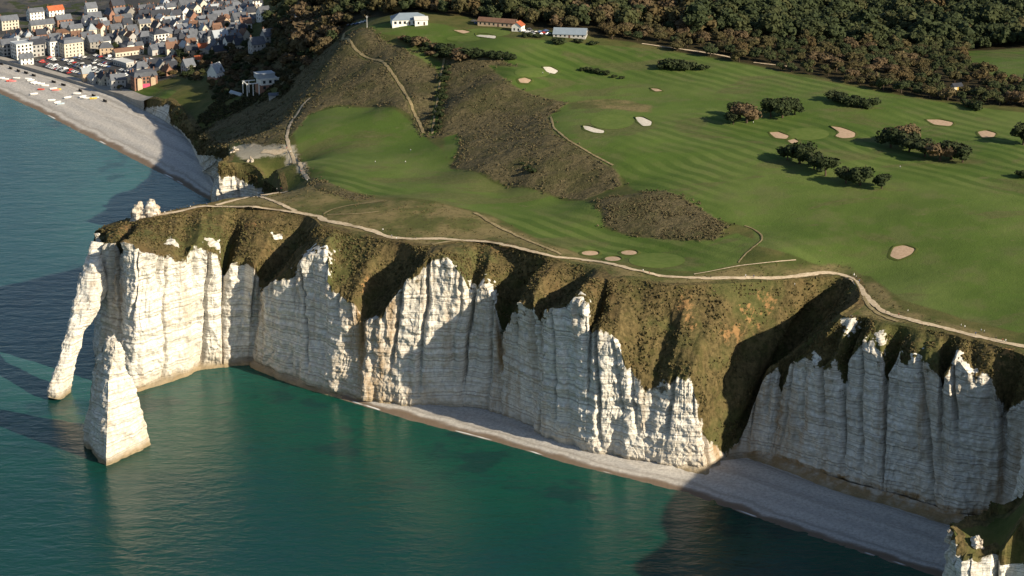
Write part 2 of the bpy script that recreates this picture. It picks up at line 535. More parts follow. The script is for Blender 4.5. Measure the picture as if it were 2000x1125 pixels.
# ---------------------------------------------------------------- ground heights: thin plate spline through surveyed and added spots
CTRL = [(300,424,73),(400,402,75),(500,402,75),(580,412,74),(640,436,75),(720,452,76),(800,462,77),(860,472,77),(940,468,78),(1000,478,79.5),
 (1075,500,81),(1175,521,81),(1250,541,81.5),(1340,550,81.5),(1430,545,81.5),(1530,538,81.5),(1640,530,81.5),(1690,570,81.5),(1740,614,81.5),
 (1850,640,81.8),(1950,664,82),(2000,680,82.3),(2060,700,82.5),
 (700,415,77.5),(800,408,79.5),(880,425,79.5),(760,430,78),(560,385,70),(600,370,72),(640,385,74.5),(700,392,75),
 (620,250,71),(650,320,71),(620,330,70.5),(760,350,73),(700,250,73),(720,215,75),(660,215,72.5),(900,385,76),(1050,425,78),(1180,450,79.5),(1300,490,80.5),(1250,470,80),
 (880,325,75),(1000,366,76.5),(1110,385,78.5),(880,290,78),(960,330,81),(1040,345,83),(1000,270,86),(1100,330,87),
 (1030,190,93),(1075,235,94),(1110,275,93.5),(1205,335,90),(1215,360,87),(1190,240,95.5),(1280,240,96),(1100,140,99),(1050,160,98),(1300,180,98),(1250,90,103),
 (1170,395,84),(1240,378,88),(1310,375,90),(1380,420,88),(1250,430,84),(1300,460,83),(1400,440,87),(1480,450,87),(1420,500,84),(1500,500,86),(1600,470,88),
 (1300,330,92),(1450,340,93),(1600,300,96),(1500,240,98),(1700,250,98),(1850,260,98),(2000,260,98),(1700,400,92),(1850,400,94),(2000,400,95),(1750,500,86),(1900,520,87.5),(2000,560,86.5),
 (950,70,106),(870,60,105),(800,60,104),(740,60,102),(700,60,99),(680,80,96),(950,110,103),(1000,150,100),(900,100,102),(860,85,101),
 (840,265,75),(830,215,79),(850,150,91),(860,125,95),(800,200,83),(760,150,88),(720,105,92),(780,110,97),(900,200,88),(930,150,95),(960,220,86),(700,170,81),(650,160,78),(820,110,98),
 (590,200,68),(570,240,65),(560,290,63),(570,320,66),(640,180,75),(600,120,68),(620,70,74),(660,40,82),(580,50,52),(560,100,52),(540,130,48),(600,20,66),
 (515,165,38),(480,190,34),(550,200,51),(420,146,29),(455,165,31),(350,150,20),(285,165,14),(290,190,13),(330,180,21),(430,240,27),(460,225,31),(500,250,45),(410,250,18),(450,280,52),(500,290,59),(530,335,61),
 (500,270,49),(400,210,22),(360,215,17),(440,190,30),(470,318,56),(500,325,58),
 (0,100,7),(150,110,7),(250,120,8),(340,120,10),(400,100,14),(470,110,26),(470,60,20),(520,80,34),(0,40,9),(150,30,9),(300,40,10),(400,30,12),(480,10,16),(540,20,34),(-100,60,7),(-150,10,8),(0,-30,12),(300,-30,14),(500,-30,30),
 (1200,20,105),(1050,40,106),(1100,0,106),(1300,60,104),(1400,90,102),(1500,120,101),(1640,160,100),(1760,185,99),(1860,195,98),(1950,190,98),(2000,190,99),
 (1500,40,95),(1650,60,86),(1800,80,84),(1900,130,94),(2000,130,97),(2000,60,88),(1600,0,84),(1800,0,80),(2000,0,84),(1400,20,98),(1000,0,104),(850,10,102),(750,10,96),(680,5,84),(2200,300,99),(2300,100,97),(2200,500,92),(2200,0,84),
 (1300,-60,98),(1700,-60,84),(900,-60,92),(2100,-60,84)]
cw = np.array([at(*c) for c in CTRL])
extra = [tuple(p) for p in R3[::2] if p[2] > 12] + [(201, 742, 84), (199, 734, 85), (210, 722, 86), (206, 757, 82), (240, 745, 86), (300, 800, 80), (300, 740, 76), (430, 780, 86), (500, 900, 92), (640, 700, 92), (186, 748, 61),  # first few: unseen knoll off the right edge, raised to lengthen the headland shadow
         (-520, 2350, 20), (0, 2350, 60), (500, 2300, 80), (-900, 2300, 20), (-700, 1900, 7), (700, 1500, 95), (700, 2000, 85)]
cw = np.vstack([cw, np.array(extra)])
# drop near-duplicates
keep = []
for i, c in enumerate(cw):
    if all((cw[j][0] - c[0]) ** 2 + (cw[j][1] - c[1]) ** 2 > 16 for j in keep):
        keep.append(i)
cw = cw[keep]
SCL = 400.0
cx, cy = cw[:, 0] / SCL, cw[:, 1] / SCL
def tps_k(r2):
    return np.where(r2 < 1e-12, 0.0, 0.5 * r2 * np.log(r2 + 1e-20))
n_c = len(cw)
A = np.zeros((n_c + 3, n_c + 3))
A[:n_c, :n_c] = tps_k((cx[:, None] - cx[None]) ** 2 + (cy[:, None] - cy[None]) ** 2) + np.eye(n_c) * 6e-5
A[:n_c, n_c] = 1; A[:n_c, n_c + 1] = cx; A[:n_c, n_c + 2] = cy
A[n_c:, :n_c] = A[:n_c, n_c:].T
TW = np.linalg.solve(A, np.concatenate([cw[:, 2], np.zeros(3)]))
def h_tps(x, y):
    x = np.asarray(x, float) / SCL; y = np.asarray(y, float) / SCL
    r = TW[n_c] + TW[n_c + 1] * x + TW[n_c + 2] * y
    for k in range(n_c):
        r = r + TW[k] * tps_k((x - cx[k]) ** 2 + (y - cy[k]) ** 2)
    return r
# height table for quick look-ups
gx = np.arange(-760.0, 760.1, 4.0); gy = np.arange(600.0, 2500.1, 4.0)
GX, GY = np.meshgrid(gx, gy)
GH = h_tps(GX, GY)
GH = np.maximum(GH, 6.0)
GH += 0.35 * fbm(GX / 22, GY / 22, 0.3, 3, 5) + smooth(60, 75, GH) * 1.5 * fbm(GX / 55, GY / 55, 0.8, 2, 15)
def ground(x, y):
    x = np.asarray(x, float); y = np.asarray(y, float)
    fx = np.clip((x - gx[0]) / 4.0, 0, len(gx) - 1.001); fy = np.clip((y - gy[0]) / 4.0, 0, len(gy) - 1.001)
    i = fx.astype(int); j = fy.astype(int); u = fx - i; v = fy - j
    return (GH[j, i] * (1 - u) + GH[j, i + 1] * u) * (1 - v) + (GH[j + 1, i] * (1 - u) + GH[j + 1, i + 1] * u) * v
def hit(px, py):
    """where the sight line of a photo pixel meets the ground"""
    d = ray(px, py)
    t = np.linspace(650 / d[1], 2480 / d[1], 3000)
    P = d[None] * t[:, None]
    z = CAMZ + P[:, 2]
    s = z - ground(P[:, 0], P[:, 1])
    k = np.nonzero(s < 0)[0]
    k = k[k > 0]
    if len(k) == 0:
        return at(px, py, 60)
    k = k[0]
    f = s[k - 1] / (s[k - 1] - s[k])
    p = P[k - 1] * (1 - f) + P[k] * f
    return np.array((p[0], p[1], float(ground(p[0], p[1]))))
def hit_far(px, py, zmin=None):
    return hit(px, py)
def poly(pts):
    return [tuple(hit(*p)[:2]) for p in pts]

# ---------------------------------------------------------------- land use outlines (photo survey)
FAIRWAY = [poly(p) for p in (
  [(572,262),(600,225),(660,208),(730,210),(790,225),(830,265),(870,300),(880,330),(960,355),(1080,384),(1140,392),(1175,420),(1180,445),(1230,462),(1320,470),(1390,470),(1440,455),(1480,470),(1440,515),(1380,530),(1300,528),(1210,512),(1130,495),(1060,470),(960,420),(860,395),(750,385),(660,365),(610,345),(585,300)],
  [(720,52),(870,48),(1000,75),(1200,90),(1320,100),(1480,130),(1620,160),(1780,190),(1930,212),(2080,228),(2080,640),(1990,650),(1880,622),(1760,585),(1700,540),(1560,505),(1480,480),(1470,445),(1400,430),(1330,385),(1240,372),(1220,350),(1200,335),(1140,295),(1080,255),(1075,225),(1110,200),(1040,185),(990,160),(955,128),(860,108),(800,72),(740,66)],
  [(1880,100),(1990,92),(2100,95),(2100,160),(1960,155),(1900,130)],
  [(245,175),(300,168),(345,178),(320,200),(285,215),(262,200)],
  [(786,88),(850,112),(870,128),(838,128),(800,104)],
)]
SCRUB = [poly(p) for p in (
  [(690,60),(760,85),(850,110),(900,95),(990,122),(1010,130),(955,128),(990,160),(1040,185),(1110,200),(1072,228),(1085,262),(1150,300),(1205,332),(1218,362),(1140,390),(1080,382),(960,352),(880,328),(895,300),(890,265),(850,270),(820,266),(800,225),(730,208),(660,205),(605,222),(575,260),(556,285),(480,290),(390,270),(420,235),(500,200),(560,180),(600,120),(660,80)],
  [(1160,392),(1230,380),(1300,372),(1360,400),(1420,440),(1400,468),(1320,468),(1230,460),(1182,442),(1176,415)],
  [(352,122),(420,112),(470,98),(560,70),(610,105),(562,182),(545,196),(530,160),(490,158),(478,185),(430,200),(405,172),(440,158),(440,136),(405,130),(392,160),(352,150)],
  [(560,292),(585,300),(606,345),(660,366),(740,388),(690,392),(620,372),(590,345)],
)]
DRY = [poly(p) for p in (
  [(470,392),(540,376),(640,372),(760,392),(860,398),(960,425),(1060,474),(1150,503),(1260,535),(1340,540),(1520,512),(1660,515),(1720,560),(1760,605),(1900,645),(2060,690),(2060,720),(1700,640),(1640,560),(1300,575),(1150,530),(1000,500),(820,490),(640,450),(520,418),(300,440),(200,455),(260,420),(400,398)],
  [(1105,200),(1200,192),(1270,205),(1270,220),(1180,212),(1110,215)],
)]
WOOD = [poly(p) for p in (
  [(560,130),(600,100),(665,75),(690,40),(760,30),(900,30),(1010,55),(1180,75),(1270,88),(1480,128),(1640,158),(1760,185),(1870,200),(2080,215),(2080,160),(1960,160),(1890,130),(1880,100),(2080,90),(2080,-60),(600,-60),(560,20),(520,60)],
)]
TOWN = [poly(p) for p in ([(-300,20),(0,118),(120,150),(240,188),(255,170),(345,150),(345,120),(420,110),(470,95),(500,30),(520,-60),(-300,-60)],)]
STRIPS = [poly(p) for p in ([(786,88),(850,112),(872,128),(860,136),(838,128),(800,104)], [(856,130),(874,128),(868,170),(860,215),(854,262),(838,264),(846,215),(853,170)], [(868,268),(892,262),(905,275),(890,300),(880,322),(868,300)])]
CHALKY = [poly(p) for p in ([(445,293),(470,282),(520,285),(575,283),(605,340),(590,350),(555,305),(470,312)],)]

# ---------------------------------------------------------------- footpaths and tracks (photo survey: line, width in metres, surface)
PATHS = [
 ([(292,425),(350,413),(405,403),(440,403),(500,405),(540,410),(580,416),(604,420),(625,422),(632,432),(680,440),(730,452),(760,464),(800,468),(850,466),(900,470),(950,472),(1000,482),(1040,492),(1080,503),(1130,506),(1170,511),(1230,526),(1290,540),(1340,543),(1420,544),(1520,544),(1570,538),(1620,532),(1655,538),(1675,555),(1695,585),(1725,610),(1780,626),(1850,643),(1920,660),(2000,678),(2060,692)], 2.5, 'chalk'),
 ([(418,402),(452,394),(478,388),(500,383),(512,386),(540,396),(580,414)], 2.2, 'chalk'),
 ([(505,382),(540,376),(566,373)], 1.8, 'chalk'),
 ([(604,352),(590,335),(575,312),(565,292),(560,268),(570,236),(590,206),(608,190)], 1.7, 'chalk'),
 ([(512,296),(540,298),(562,292)], 3.2, 'chalk'),
 ([(628,421),(650,408),(700,399),(760,392)], 1.0, 'earth'),
 ([(634,420),(700,419),(745,413)], 0.9, 'earth'),
 ([(925,415),(960,436),(1000,456),(1060,482),(1100,500)], 1.8, 'earth'),
 ([(840,479),(880,471),(915,470)], 2.0, 'earth'),
 ([(1350,537),(1400,528),(1440,520),(1500,514),(1560,508)], 0.6, 'chalk'),
 ([(1441,516),(1452,500),(1466,488),(1482,476),(1491,466),(1484,455),(1470,446),(1450,440)], 0.8, 'earth'),
 ([(714,44),(690,54),(672,65),(669,78),(690,93),(740,118),(765,142),(785,170),(800,197),(815,232),(828,262)], 1.6, 'earth'),
 ([(868,112),(863,140),(858,170),(851,215),(844,264)], 1.3, 'earth'),
 ([(1250,85),(1330,96),(1390,105),(1432,114)], 1.8, 'chalk'),
 ([(1468,122),(1510,127),(1560,132)], 1.6, 'chalk'),
 ([(1686,577),(1698,602),(1726,620),(1760,630)], 1.6, 'earth'),
 ([(1075,228),(1082,252),(1110,275),(1150,298),(1200,325)], 1.0, 'earth'),
]
PATHW = []
for pts, wd, sf in PATHS:
    q = np.array([hit(*p) for p in pts])
    PATHW.append((q, wd, sf))

# ---------------------------------------------------------------- land sheet
lx = np.arange(-640.0, 560.1, 1.8)
ly = np.concatenate([np.arange(690.0, 1420.0, 1.45), np.arange(1420.0, 1700.0, 2.2), np.arange(1700.0, 2420.0, 5.0)])
LX, LY = np.meshgrid(lx, ly)
X, Y = LX.ravel(), LY.ravel()
Z = ground(X, Y) + 0.12 * fbm(X / 5, Y / 5, 0.7, 2, 9)
kx, ky = np.meshgrid(np.arange(-660.0, 580.1, 10.0), np.arange(670.0, 2440.1, 10.0))
kc = RIM[::5]
kd = seg_dist(kx.ravel(), ky.ravel(), kc, closed=False).reshape(kx.shape)
ks = inside(kx.ravel(), ky.ravel(), SEA_POLY).reshape(kx.shape)
ii = np.clip(np.round((X + 660.0) / 10).astype(int), 0, kx.shape[1] - 1); jj = np.clip(np.round((Y - 670.0) / 10).astype(int), 0, kx.shape[0] - 1)
dist_rim = kd[jj, ii].copy(); on_land = ~ks[jj, ii]
near = dist_rim < 22
dist_rim[near] = seg_dist(X[near], Y[near], RIM, closed=False)
on_land[near] = ~inside(X[near], Y[near], SEA_POLY)
Z = np.where(on_land, Z, Z - 7.0 * dist_rim)
def union(polys):
    r = np.full(X.shape, -200.0)
    for p in polys:
        r = np.maximum(r, sdf(X, Y, p))
    return r
A_fair, A_scrub, A_dry, A_wood, A_town, A_chk = [union(q) for q in (FAIRWAY, SCRUB, DRY, WOOD, TOWN, CHALKY)]
for q, wd, sf in PATHW:
    m = A_scrub > -3
    A_scrub[m] = np.minimum(A_scrub[m], seg_dist(X[m], Y[m], q, closed=False) - wd * 0.75)
for pl in STRIPS:
    A_scrub = np.minimum(A_scrub, -sdf(X, Y, pl))
    A_fair = np.maximum(A_fair, sdf(X, Y, pl))
# scrubby ground stands proud and lumpy
Z = Z + np.where(on_land, smooth(0, 6, A_scrub) * (0.6 + 0.7 * fbm(X / 4.5, Y / 4.5, 0.1, 3, 31)), 0)
gf = grid_faces(len(ly), len(lx))
okv = on_land
gf = gf[okv[gf].all(1)]
used = np.unique(gf)
remap = -np.ones(len(X), int); remap[used] = np.arange(len(used))
land_me = np_mesh('land', np.stack([X, Y, Z], 1)[used], remap[gf], True,
                  dict(fair=A_fair[used], scrub=A_scrub[used], dry=A_dry[used], wood=A_wood[used], town=A_town[used], chk=A_chk[used]))
# mowing stripes run along the fairway
s0, s1 = hit(900, 352), hit(1120, 412)
sd = (s1 - s0)[:2]; sd /= np.linalg.norm(sd)
def land_material():
    k = NT('downland_turf', 0.95, 0.1)
    p = k.pos()
    x, y, z = k.sep(p)
    big = k.noise(p, 0.011, 3.0)
    mid = k.noise(p, 0.05, 4.0, 0.6)
    fine = k.noise(p, 0.45, 5.0, 0.7)
    vfine = k.noise(p, 1.3, 3.0, 0.7)
    wob = k.math('MULTIPLY', k.math('SUBTRACT', mid, 0.5), 9.0)
    wob2 = k.math('ADD', wob, k.math('MULTIPLY', k.math('SUBTRACT', fine, 0.5), 6.0))
    # rough grass
    c = k.mix(k.step(mid, 0.35, 0.65), (0.058, 0.072, 0.019), (0.105, 0.098, 0.034))
    c = k.mix(k.math('MULTIPLY', k.step(fine, 0.45, 0.7), 0.5), c, (0.045, 0.050, 0.016))
    # mown turf with stripes
    acr = k.math('ADD', k.math('MULTIPLY', x, float(-sd[1])), k.math('MULTIPLY', y, float(sd[0])))
    acr = k.math('ADD', acr, k.math('MULTIPLY', big, 26.0))
    st = k.math('SINE', k.math('MULTIPLY', acr, 0.62))
    st = k.math('MULTIPLY', k.step(st, -0.5, 0.5), k.step(k.noise(p, 0.006, 1.0), 0.40, 0.58))
    g = k.mix(k.step(big, 0.36, 0.64), (0.066, 0.104, 0.020), (0.106, 0.142, 0.036))
    g = k.mix(k.math('MULTIPLY', k.step(mid, 0.48, 0.66), 0.6), g, (0.110, 0.120, 0.044))
    g = k.mix(k.math('MULTIPLY', k.step(mid, 0.50, 0.30), 0.35), g, (0.056, 0.092, 0.018))
    g = k.mix(k.math('MULTIPLY', st, 0.7), g, (0.042, 0.078, 0.013))
    g = k.mix(k.math('MULTIPLY', k.step(vfine, 0.4, 0.75), 0.22), g, (0.04, 0.062, 0.012))
    semi = k.noise(k.map(p, (0.016, 0.030, 0.02)), 1.0, 4.0, 0.62, 0.5)
    g = k.mix(k.math('MULTIPLY', k.step(semi, 0.53, 0.62), 0.62), g, k.mix(k.step(fine, 0.35, 0.65), (0.072, 0.076, 0.027), (0.112, 0.104, 0.046)))
    g = k.mix(k.math('MULTIPLY', k.step(semi, 0.44, 0.36), 0.45), g, (0.070, 0.118, 0.020))
    worn = k.noise(k.map(p, (0.05, 0.10, 0.05)), 1.0, 5.0, 0.7)
    g = k.mix(k.math('MULTIPLY', k.step(worn, 0.64, 0.72), 0.55), g, (0.140, 0.125, 0.062))
    c = k.mix(k.step(k.math('ADD', k.attr('fair'), k.math('MULTIPLY', wob, 0.45)), -1.2, 1.2), c, g)
    # dry cliff-top turf
    d = k.mix(k.step(mid, 0.36, 0.62), (0.078, 0.084, 0.027), (0.190, 0.150, 0.070))
    d = k.mix(k.math('MULTIPLY', k.step(fine, 0.48, 0.66), 0.55), d, (0.055, 0.045, 0.022))
    c = k.mix(k.math('MULTIPLY', k.step(k.math('ADD', k.attr('dry'), wob2), -2.0, 2.5), 0.9), c, d)
    # heath and bramble
    s = k.mix(k.step(fine, 0.32, 0.68), (0.060, 0.053, 0.026), (0.138, 0.112, 0.060))
    s = k.mix(k.math('MULTIPLY', k.step(mid, 0.46, 0.62), 0.65), s, (0.056, 0.058, 0.022))
    s = k.mix(k.math('MULTIPLY', k.step(vfine, 0.55, 0.75), 0.5), s, (0.135, 0.10, 0.052))
    c = k.mix(k.step(k.math('ADD', k.attr('scrub'), k.math('MULTIPLY', wob2, 0.75)), -1.2, 1.6), c, s)
    # wood floor
    w = k.mix(k.step(fine, 0.35, 0.65), (0.018, 0.017, 0.008), (0.045, 0.035, 0.016))
    c = k.mix(k.step(k.math('ADD', k.attr('wood'), wob2), -3.0, 3.0), c, w)
    # town ground: asphalt, yards, gardens
    t = k.mix(k.step(mid, 0.45, 0.55), (0.050, 0.052, 0.055), (0.085, 0.080, 0.072))
    t = k.mix(k.math('MULTIPLY', k.step(k.noise(p, 0.06, 2.0), 0.54, 0.60), 0.9), t, (0.038, 0.050, 0.018))
    c = k.mix(k.step(k.math('ADD', k.attr('town'), k.math('MULTIPLY', wob, 0.3)), -1.5, 1.5), c, t)
    # trodden chalk
    c = k.mix(k.math('MULTIPLY', k.step(k.math('ADD', k.attr('chk'), wob2), -1.0, 2.0), 0.85), c, k.mix(fine, (0.22, 0.19, 0.14), (0.52, 0.47, 0.38)))
    k.color(c)
    k.bump(k.math('ADD', k.math('MULTIPLY', fine, k.math('ADD', 0.35, k.math('MULTIPLY', k.step(k.attr('scrub'), -1, 2), 1.6))), k.math('MULTIPLY', vfine, 0.25)), 0.7, 0.9)
    return k.m
M_land = land_material()
land = link('downland', land_me, M_land)
tag(land, kind='structure')

# ================================================================== CLIFF SHEET
M_chalk = chalk_material('chalk_and_turf')
NF_, NG_ = 118, 62
fr = np.concatenate([np.linspace(0, 0.06, 8)[:-1], np.linspace(0.06, 1, NF_ - 7)])
rows, rz_f, rz_g = [], [], []
hgt = np.linalg.norm(Tc - Bc, axis=1)
slope_h = np.linalg.norm(Rc - Tc, axis=1)
def add_row(P, chalk, stain_mul, kind):
    rows.append((P, chalk, stain_mul, kind))
nB3 = np.concatenate([nB, np.zeros((NCOL, 1))], 1)
# foot ledge
for f, zz in ((1.0, -2.5), (0.92, 0.6), (0.6, 1.6), (0.3, 2.4), (0.08, 3.0)):
    P = Bc + nB3 * (apr_c * f)[:, None]
    P = P.copy(); P[:, 2] = (zz * (np.clip(apr_c / 6, 0.4, 1) + 0.55 * smooth(5, 8, apr_c)) + (Bc[:, 2] - 2.0)) if zz > 0 else -2.5
    add_row(P, np.full(NCOL, 40.0), 0.0, 0)
for f in fr:
    P = Bc * (1 - f) + Tc * f
    # slightly hollow, under-cut face, leaning back at the top
    P = P + nB3 * (-0.02 * hgt * math.sin(math.pi * f) - 1.1 * math.exp(-(f / 0.035) ** 2))[:, None]
    if f == 0:
        P = P + np.array((0, 0, 1.2)) * np.clip(apr_c / 6, 0.2, 1)[:, None]
    add_row(P, (1 - f) * hgt, 1.0, 1)
sl = Rc - Tc
up = np.cross(np.concatenate([np.gradient(Tc[:, :2], axis=0), np.zeros((NCOL, 1))], 1), sl)
up /= (np.linalg.norm(up, axis=1, keepdims=True) + 1e-9)
up *= np.sign(up[:, 2:3] + 1e-9)
up = blur(up, 8)
up = blur(0.5 * up + 0.5 * nB3, 8)
for f in np.linspace(0, 1, NG_ + 1)[1:]:
    prof = math.sin(math.pi * f ** 0.9)
    P = Tc * (1 - f) + Rc * f + up * (bul_c * prof)[:, None]
    add_row(P, -f * slope_h, 0.0, 2)
nR3 = np.concatenate([nR, np.zeros((NCOL, 1))], 1)
for back, dz in ((1.2, 0.16), (2.6, 0.16), (4.2, 0.05), (6.5, -0.7)):
    P = Rc - nR3 * back
    P[:, 2] = ground(P[:, 0], P[:, 1]) + dz
    add_row(P, -slope_h - 8, 0.0, 3)
NRW = len(rows)
P = np.stack([r[0] for r in rows])                       # rows, cols, 3
chalk = np.stack([r[1] for r in rows])
stn = np.stack([np.clip(stn_c * r[2], 0, 1) for r in rows])
kind = np.array([r[3] for r in rows])
stn = np.where(kind[:, None] == 0, 0.35 + 0.65 * smooth(3, 7, apr_c)[None, :], stn)
foot_rows = np.nonzero(kind == 1)[0][:9]
stn[foot_rows] = np.maximum(stn[foot_rows], (0.8 * smooth(3, 7, apr_c))[None, :])
# surface normals of the smooth sheet
du = np.gradient(P, axis=1); dv = np.gradient(P, axis=0)
N = np.cross(du, dv); N /= (np.linalg.norm(N, axis=2, keepdims=True) + 1e-9)
x, y, z = P[..., 0], P[..., 1], P[..., 2]
flute = 1 - np.abs(fbm(x / 7.5, y / 7.5, z / 60.0, 3, 3)) * 2.2            # vertical ribs and clefts
coarse = fbm(x / 26.0, y / 26.0, z / 55.0, 2, 23)
crag = fbm(x / 3.2, y / 3.2, z / 3.2, 3, 41)
zs = z + 2.5 * fbm(x / 60, y / 60, 0.2, 1, 7)
bed = vnoise(zs / 2.6, 0.5, 0.5, 51) * 0.45 + vnoise(zs / 0.95, 0.5, 0.5, 53) * 0.22
slab = np.floor(fbm(x / 11, y / 11, z / 38.0, 2, 61) * 4) / 4.0
big_h = smooth(8, 30, (Tc[:, 2] - Bc[:, 2]))[None, :]
face_w = np.where(kind[:, None] == 1, 1.0, 0.0)
fade = np.ones(NRW); 
for i, kk in enumerate(kind):
    if kk == 2: fade[i] = 1.0
    if kk == 3: fade[i] = 0.0
gi = np.nonzero(kind == 2)[0]
gfade = np.ones(NRW); gfade[gi] = np.sin(np.linspace(0, math.pi, len(gi)) * 0.97 + 0.05); gfade[kind == 3] = 0
# angular buttresses: facets along the coast, drifting a little with height
S = np.concatenate([[0], np.cumsum(np.linalg.norm(np.diff(0.5 * (Bc + Tc), axis=0), axis=1))])
S2 = S[None, :] + 0.05 * (z - 30) * np.sin(S / 37.0)[None, :] + 1.5 * fbm(x / 30, y / 30, z / 18, 2, 13)
def zig(step, seed, arr):
    r_ = np.random.default_rng(seed)
    kn = np.cumsum(r_.uniform(0.5, 1.5, int(S[-1] / step * 1.3) + 20) * step) - 3 * step
    return np.interp(arr, kn, r_.uniform(-1, 1, len(kn)))
facet = zig(13.0, 5, S2) * 2.3 + zig(4.2, 6, S2) * 0.5
slots = np.zeros_like(z)
r_ = np.random.default_rng(77)
fz = np.clip((z - Bc[None, :, 2]) / (Tc[None, :, 2] - Bc[None, :, 2] + 1e-6), 0, 1)
for s0 in np.arange(S[0] + 5, S[-1] - 5, 14.0):
    c0 = s0 + r_.uniform(-4, 4); wd = r_.uniform(0.8, 1.5); dp = r_.uniform(1.2, 4.2); bot = r_.uniform(-0.2, 0.75); tl = r_.uniform(-0.12, 0.12)
    m = np.abs(S - c0) < 16
    if not m.any():
        continue
    sub = S2[:, m] - c0 - tl * (z[:, m] - 40)
    slots[:, m] -= dp * np.exp(-(sub / wd) ** 2) * smooth(bot, bot + 0.35, fz[:, m])
tabl = np.random.default_rng(3).uniform(-1, 1, 400)
def beds(arr, seed):
    k0 = np.floor(arr).astype(int); f0 = arr - k0
    return tabl[(k0 + seed) % 400] * (1 - smooth(0.75, 1.0, f0)) + tabl[(k0 + 1 + seed) % 400] * smooth(0.75, 1.0, f0)
lat = 0.65 + 0.5 * fbm(x / 12, y / 12, z / 6, 2, 57)
ledges = (beds(zs / 2.9, 11) * 0.55 + beds(zs / 1.15, 83) * 0.30) * lat
ridged = 1 - 2.2 * np.abs(fbm(x / 6.5, y / 6.5, z / 9.0, 3, 47))
disp_face = (flute * 0.3 + coarse * 1.9 + crag * 1.15 + ledges + ridged * 0.85 + slab * 1.7 + facet * 0.8 + slots) * big_h
rill = zig(5.5, 8, S2 + 3.0 * fbm(x / 20, y / 20, z / 20, 2, 19))
disp_turf = (rill * 1.5 + zig(2.3, 9, S2) * 0.45 + fbm(x / 14, y / 14, z / 14, 3, 81) * 2.2 + fbm(x / 3.5, y / 3.5, z / 3.5, 2, 43) * 0.6) * gfade[:, None] * smooth(4, 16, slope_h)[None, :]
crown = np.clip(1 - chalk / 10.0, 0, 1) * face_w                           # pinnacles: clefts deepen towards the chalk top
disp_face = disp_face + crown * (fbm(x / 4.5, y / 4.5, z / 30.0, 3, 91) * 2.6) * big_h
disp = np.where(kind[:, None] == 2, disp_turf, np.where(kind[:, None] == 1, disp_face, np.where(kind[:, None] == 0, crag * 0.9 + 0.3 * bed, 0)))
# ease between chalk and turf
w_edge = np.clip(-chalk / 6.0, 0, 1)
f_last = disp_face[np.nonzero(kind == 1)[0][-1]][None, :]
disp = np.where(kind[:, None] == 2, disp_turf * w_edge + f_last * (1 - w_edge), disp)
Nd = np.where((kind[:, None] <= 1)[..., None], np.broadcast_to(blur(nB3, 10)[None], N.shape), np.broadcast_to(up[None], N.shape))
P = P + Nd * disp[..., None]
# ragged chalk crest: raise or lower the top of the face
ragged = fbm(x / 6.0, y / 6.0, 0.3, 3, 101) * 3.0 * smooth(6, 18, slope_h)[None, :]
P[..., 2] += np.where((kind[:, None] == 1) | (kind[:, None] == 2), ragged * np.exp(-(chalk / 7.0) ** 2) * big_h * gfade[:, None], 0)
chalk_a = chalk + fbm(x / 9, y / 9, z / 12, 3, 111) * 4.0
chalk_a = np.where(kind[:, None] == 0, 40, chalk_a)
chalk_a = chalk_a + np.where((ci[None, :] >= N_HEAD + 2) & (kind[:, None] == 1), 12.0, 0.0)
ochre = np.zeros_like(chalk)
def spot(px, py, rad, amount, arr, mode='chalk'):
    """patch of bare ground seen in the turf slope around a photo pixel: nearest sheet point along the sight line"""
    d = ray(px, py); d = d / np.linalg.norm(d)
    Q = P - np.array((0, 0, CAMZ))
    t = Q @ d
    off = np.linalg.norm(Q - t[..., None] * d, axis=2)
    off = np.where(off < 6, off + t * 0.002, 1e6)
    j = np.unravel_index(np.argmin(off), off.shape)
    r = np.linalg.norm((P - P[j]) * np.array((1, 1, 0.8)), axis=2)
    w = np.zeros(r.shape)
    m = r < rad * 2.2
    Pm = P[m]
    w[m] = np.clip(1.15 - r[m] / (rad * 1.35) + 1.0 * fbm(Pm[:, 0] / 2.2, Pm[:, 1] / 2.2, Pm[:, 2] / 1.8, 3, 121), 0, 1.2)
    return w
for px, py, rad in ((332,472,3.5),(420,478,5),(405,490,4),(610,515,9),(628,508,7),(540,462,2.5),(872,512,4),(948,568,6),(925,575,4),(1575,690,4.0),
                    (1590,705,3),(1662,640,4),(1700,690,5),(1795,715,4),(1755,702,4),(1868,690,3),(1895,722,3),(1720,660,3),(1905,1055,4),(1915,1040,2.5),(205,470,2.5),(1125,590,5),(1145,610,4)):
    w = spot(px, py, rad, 1, chalk)
    chalk_a = np.where(w > 0, np.maximum(chalk_a, -8 + 17 * w), chalk_a)
for px, py, rad in ((1470,622,5),(1500,590,5),(1490,585,4),(1440,655,5),(1420,650,4),(1460,605,4),(1335,600,5),(1345,630,4),(985,490,5),(945,480,3),(960,485,4),(710,560,3),(715,545,3),(490,440,4),(230,455,7),(245,448,6),(215,462,5),(255,440,5),(1965,690,5),(1975,700,4)):
    w = spot(px, py, rad, 1, chalk)
    ochre = np.maximum(ochre, w * 0.75)
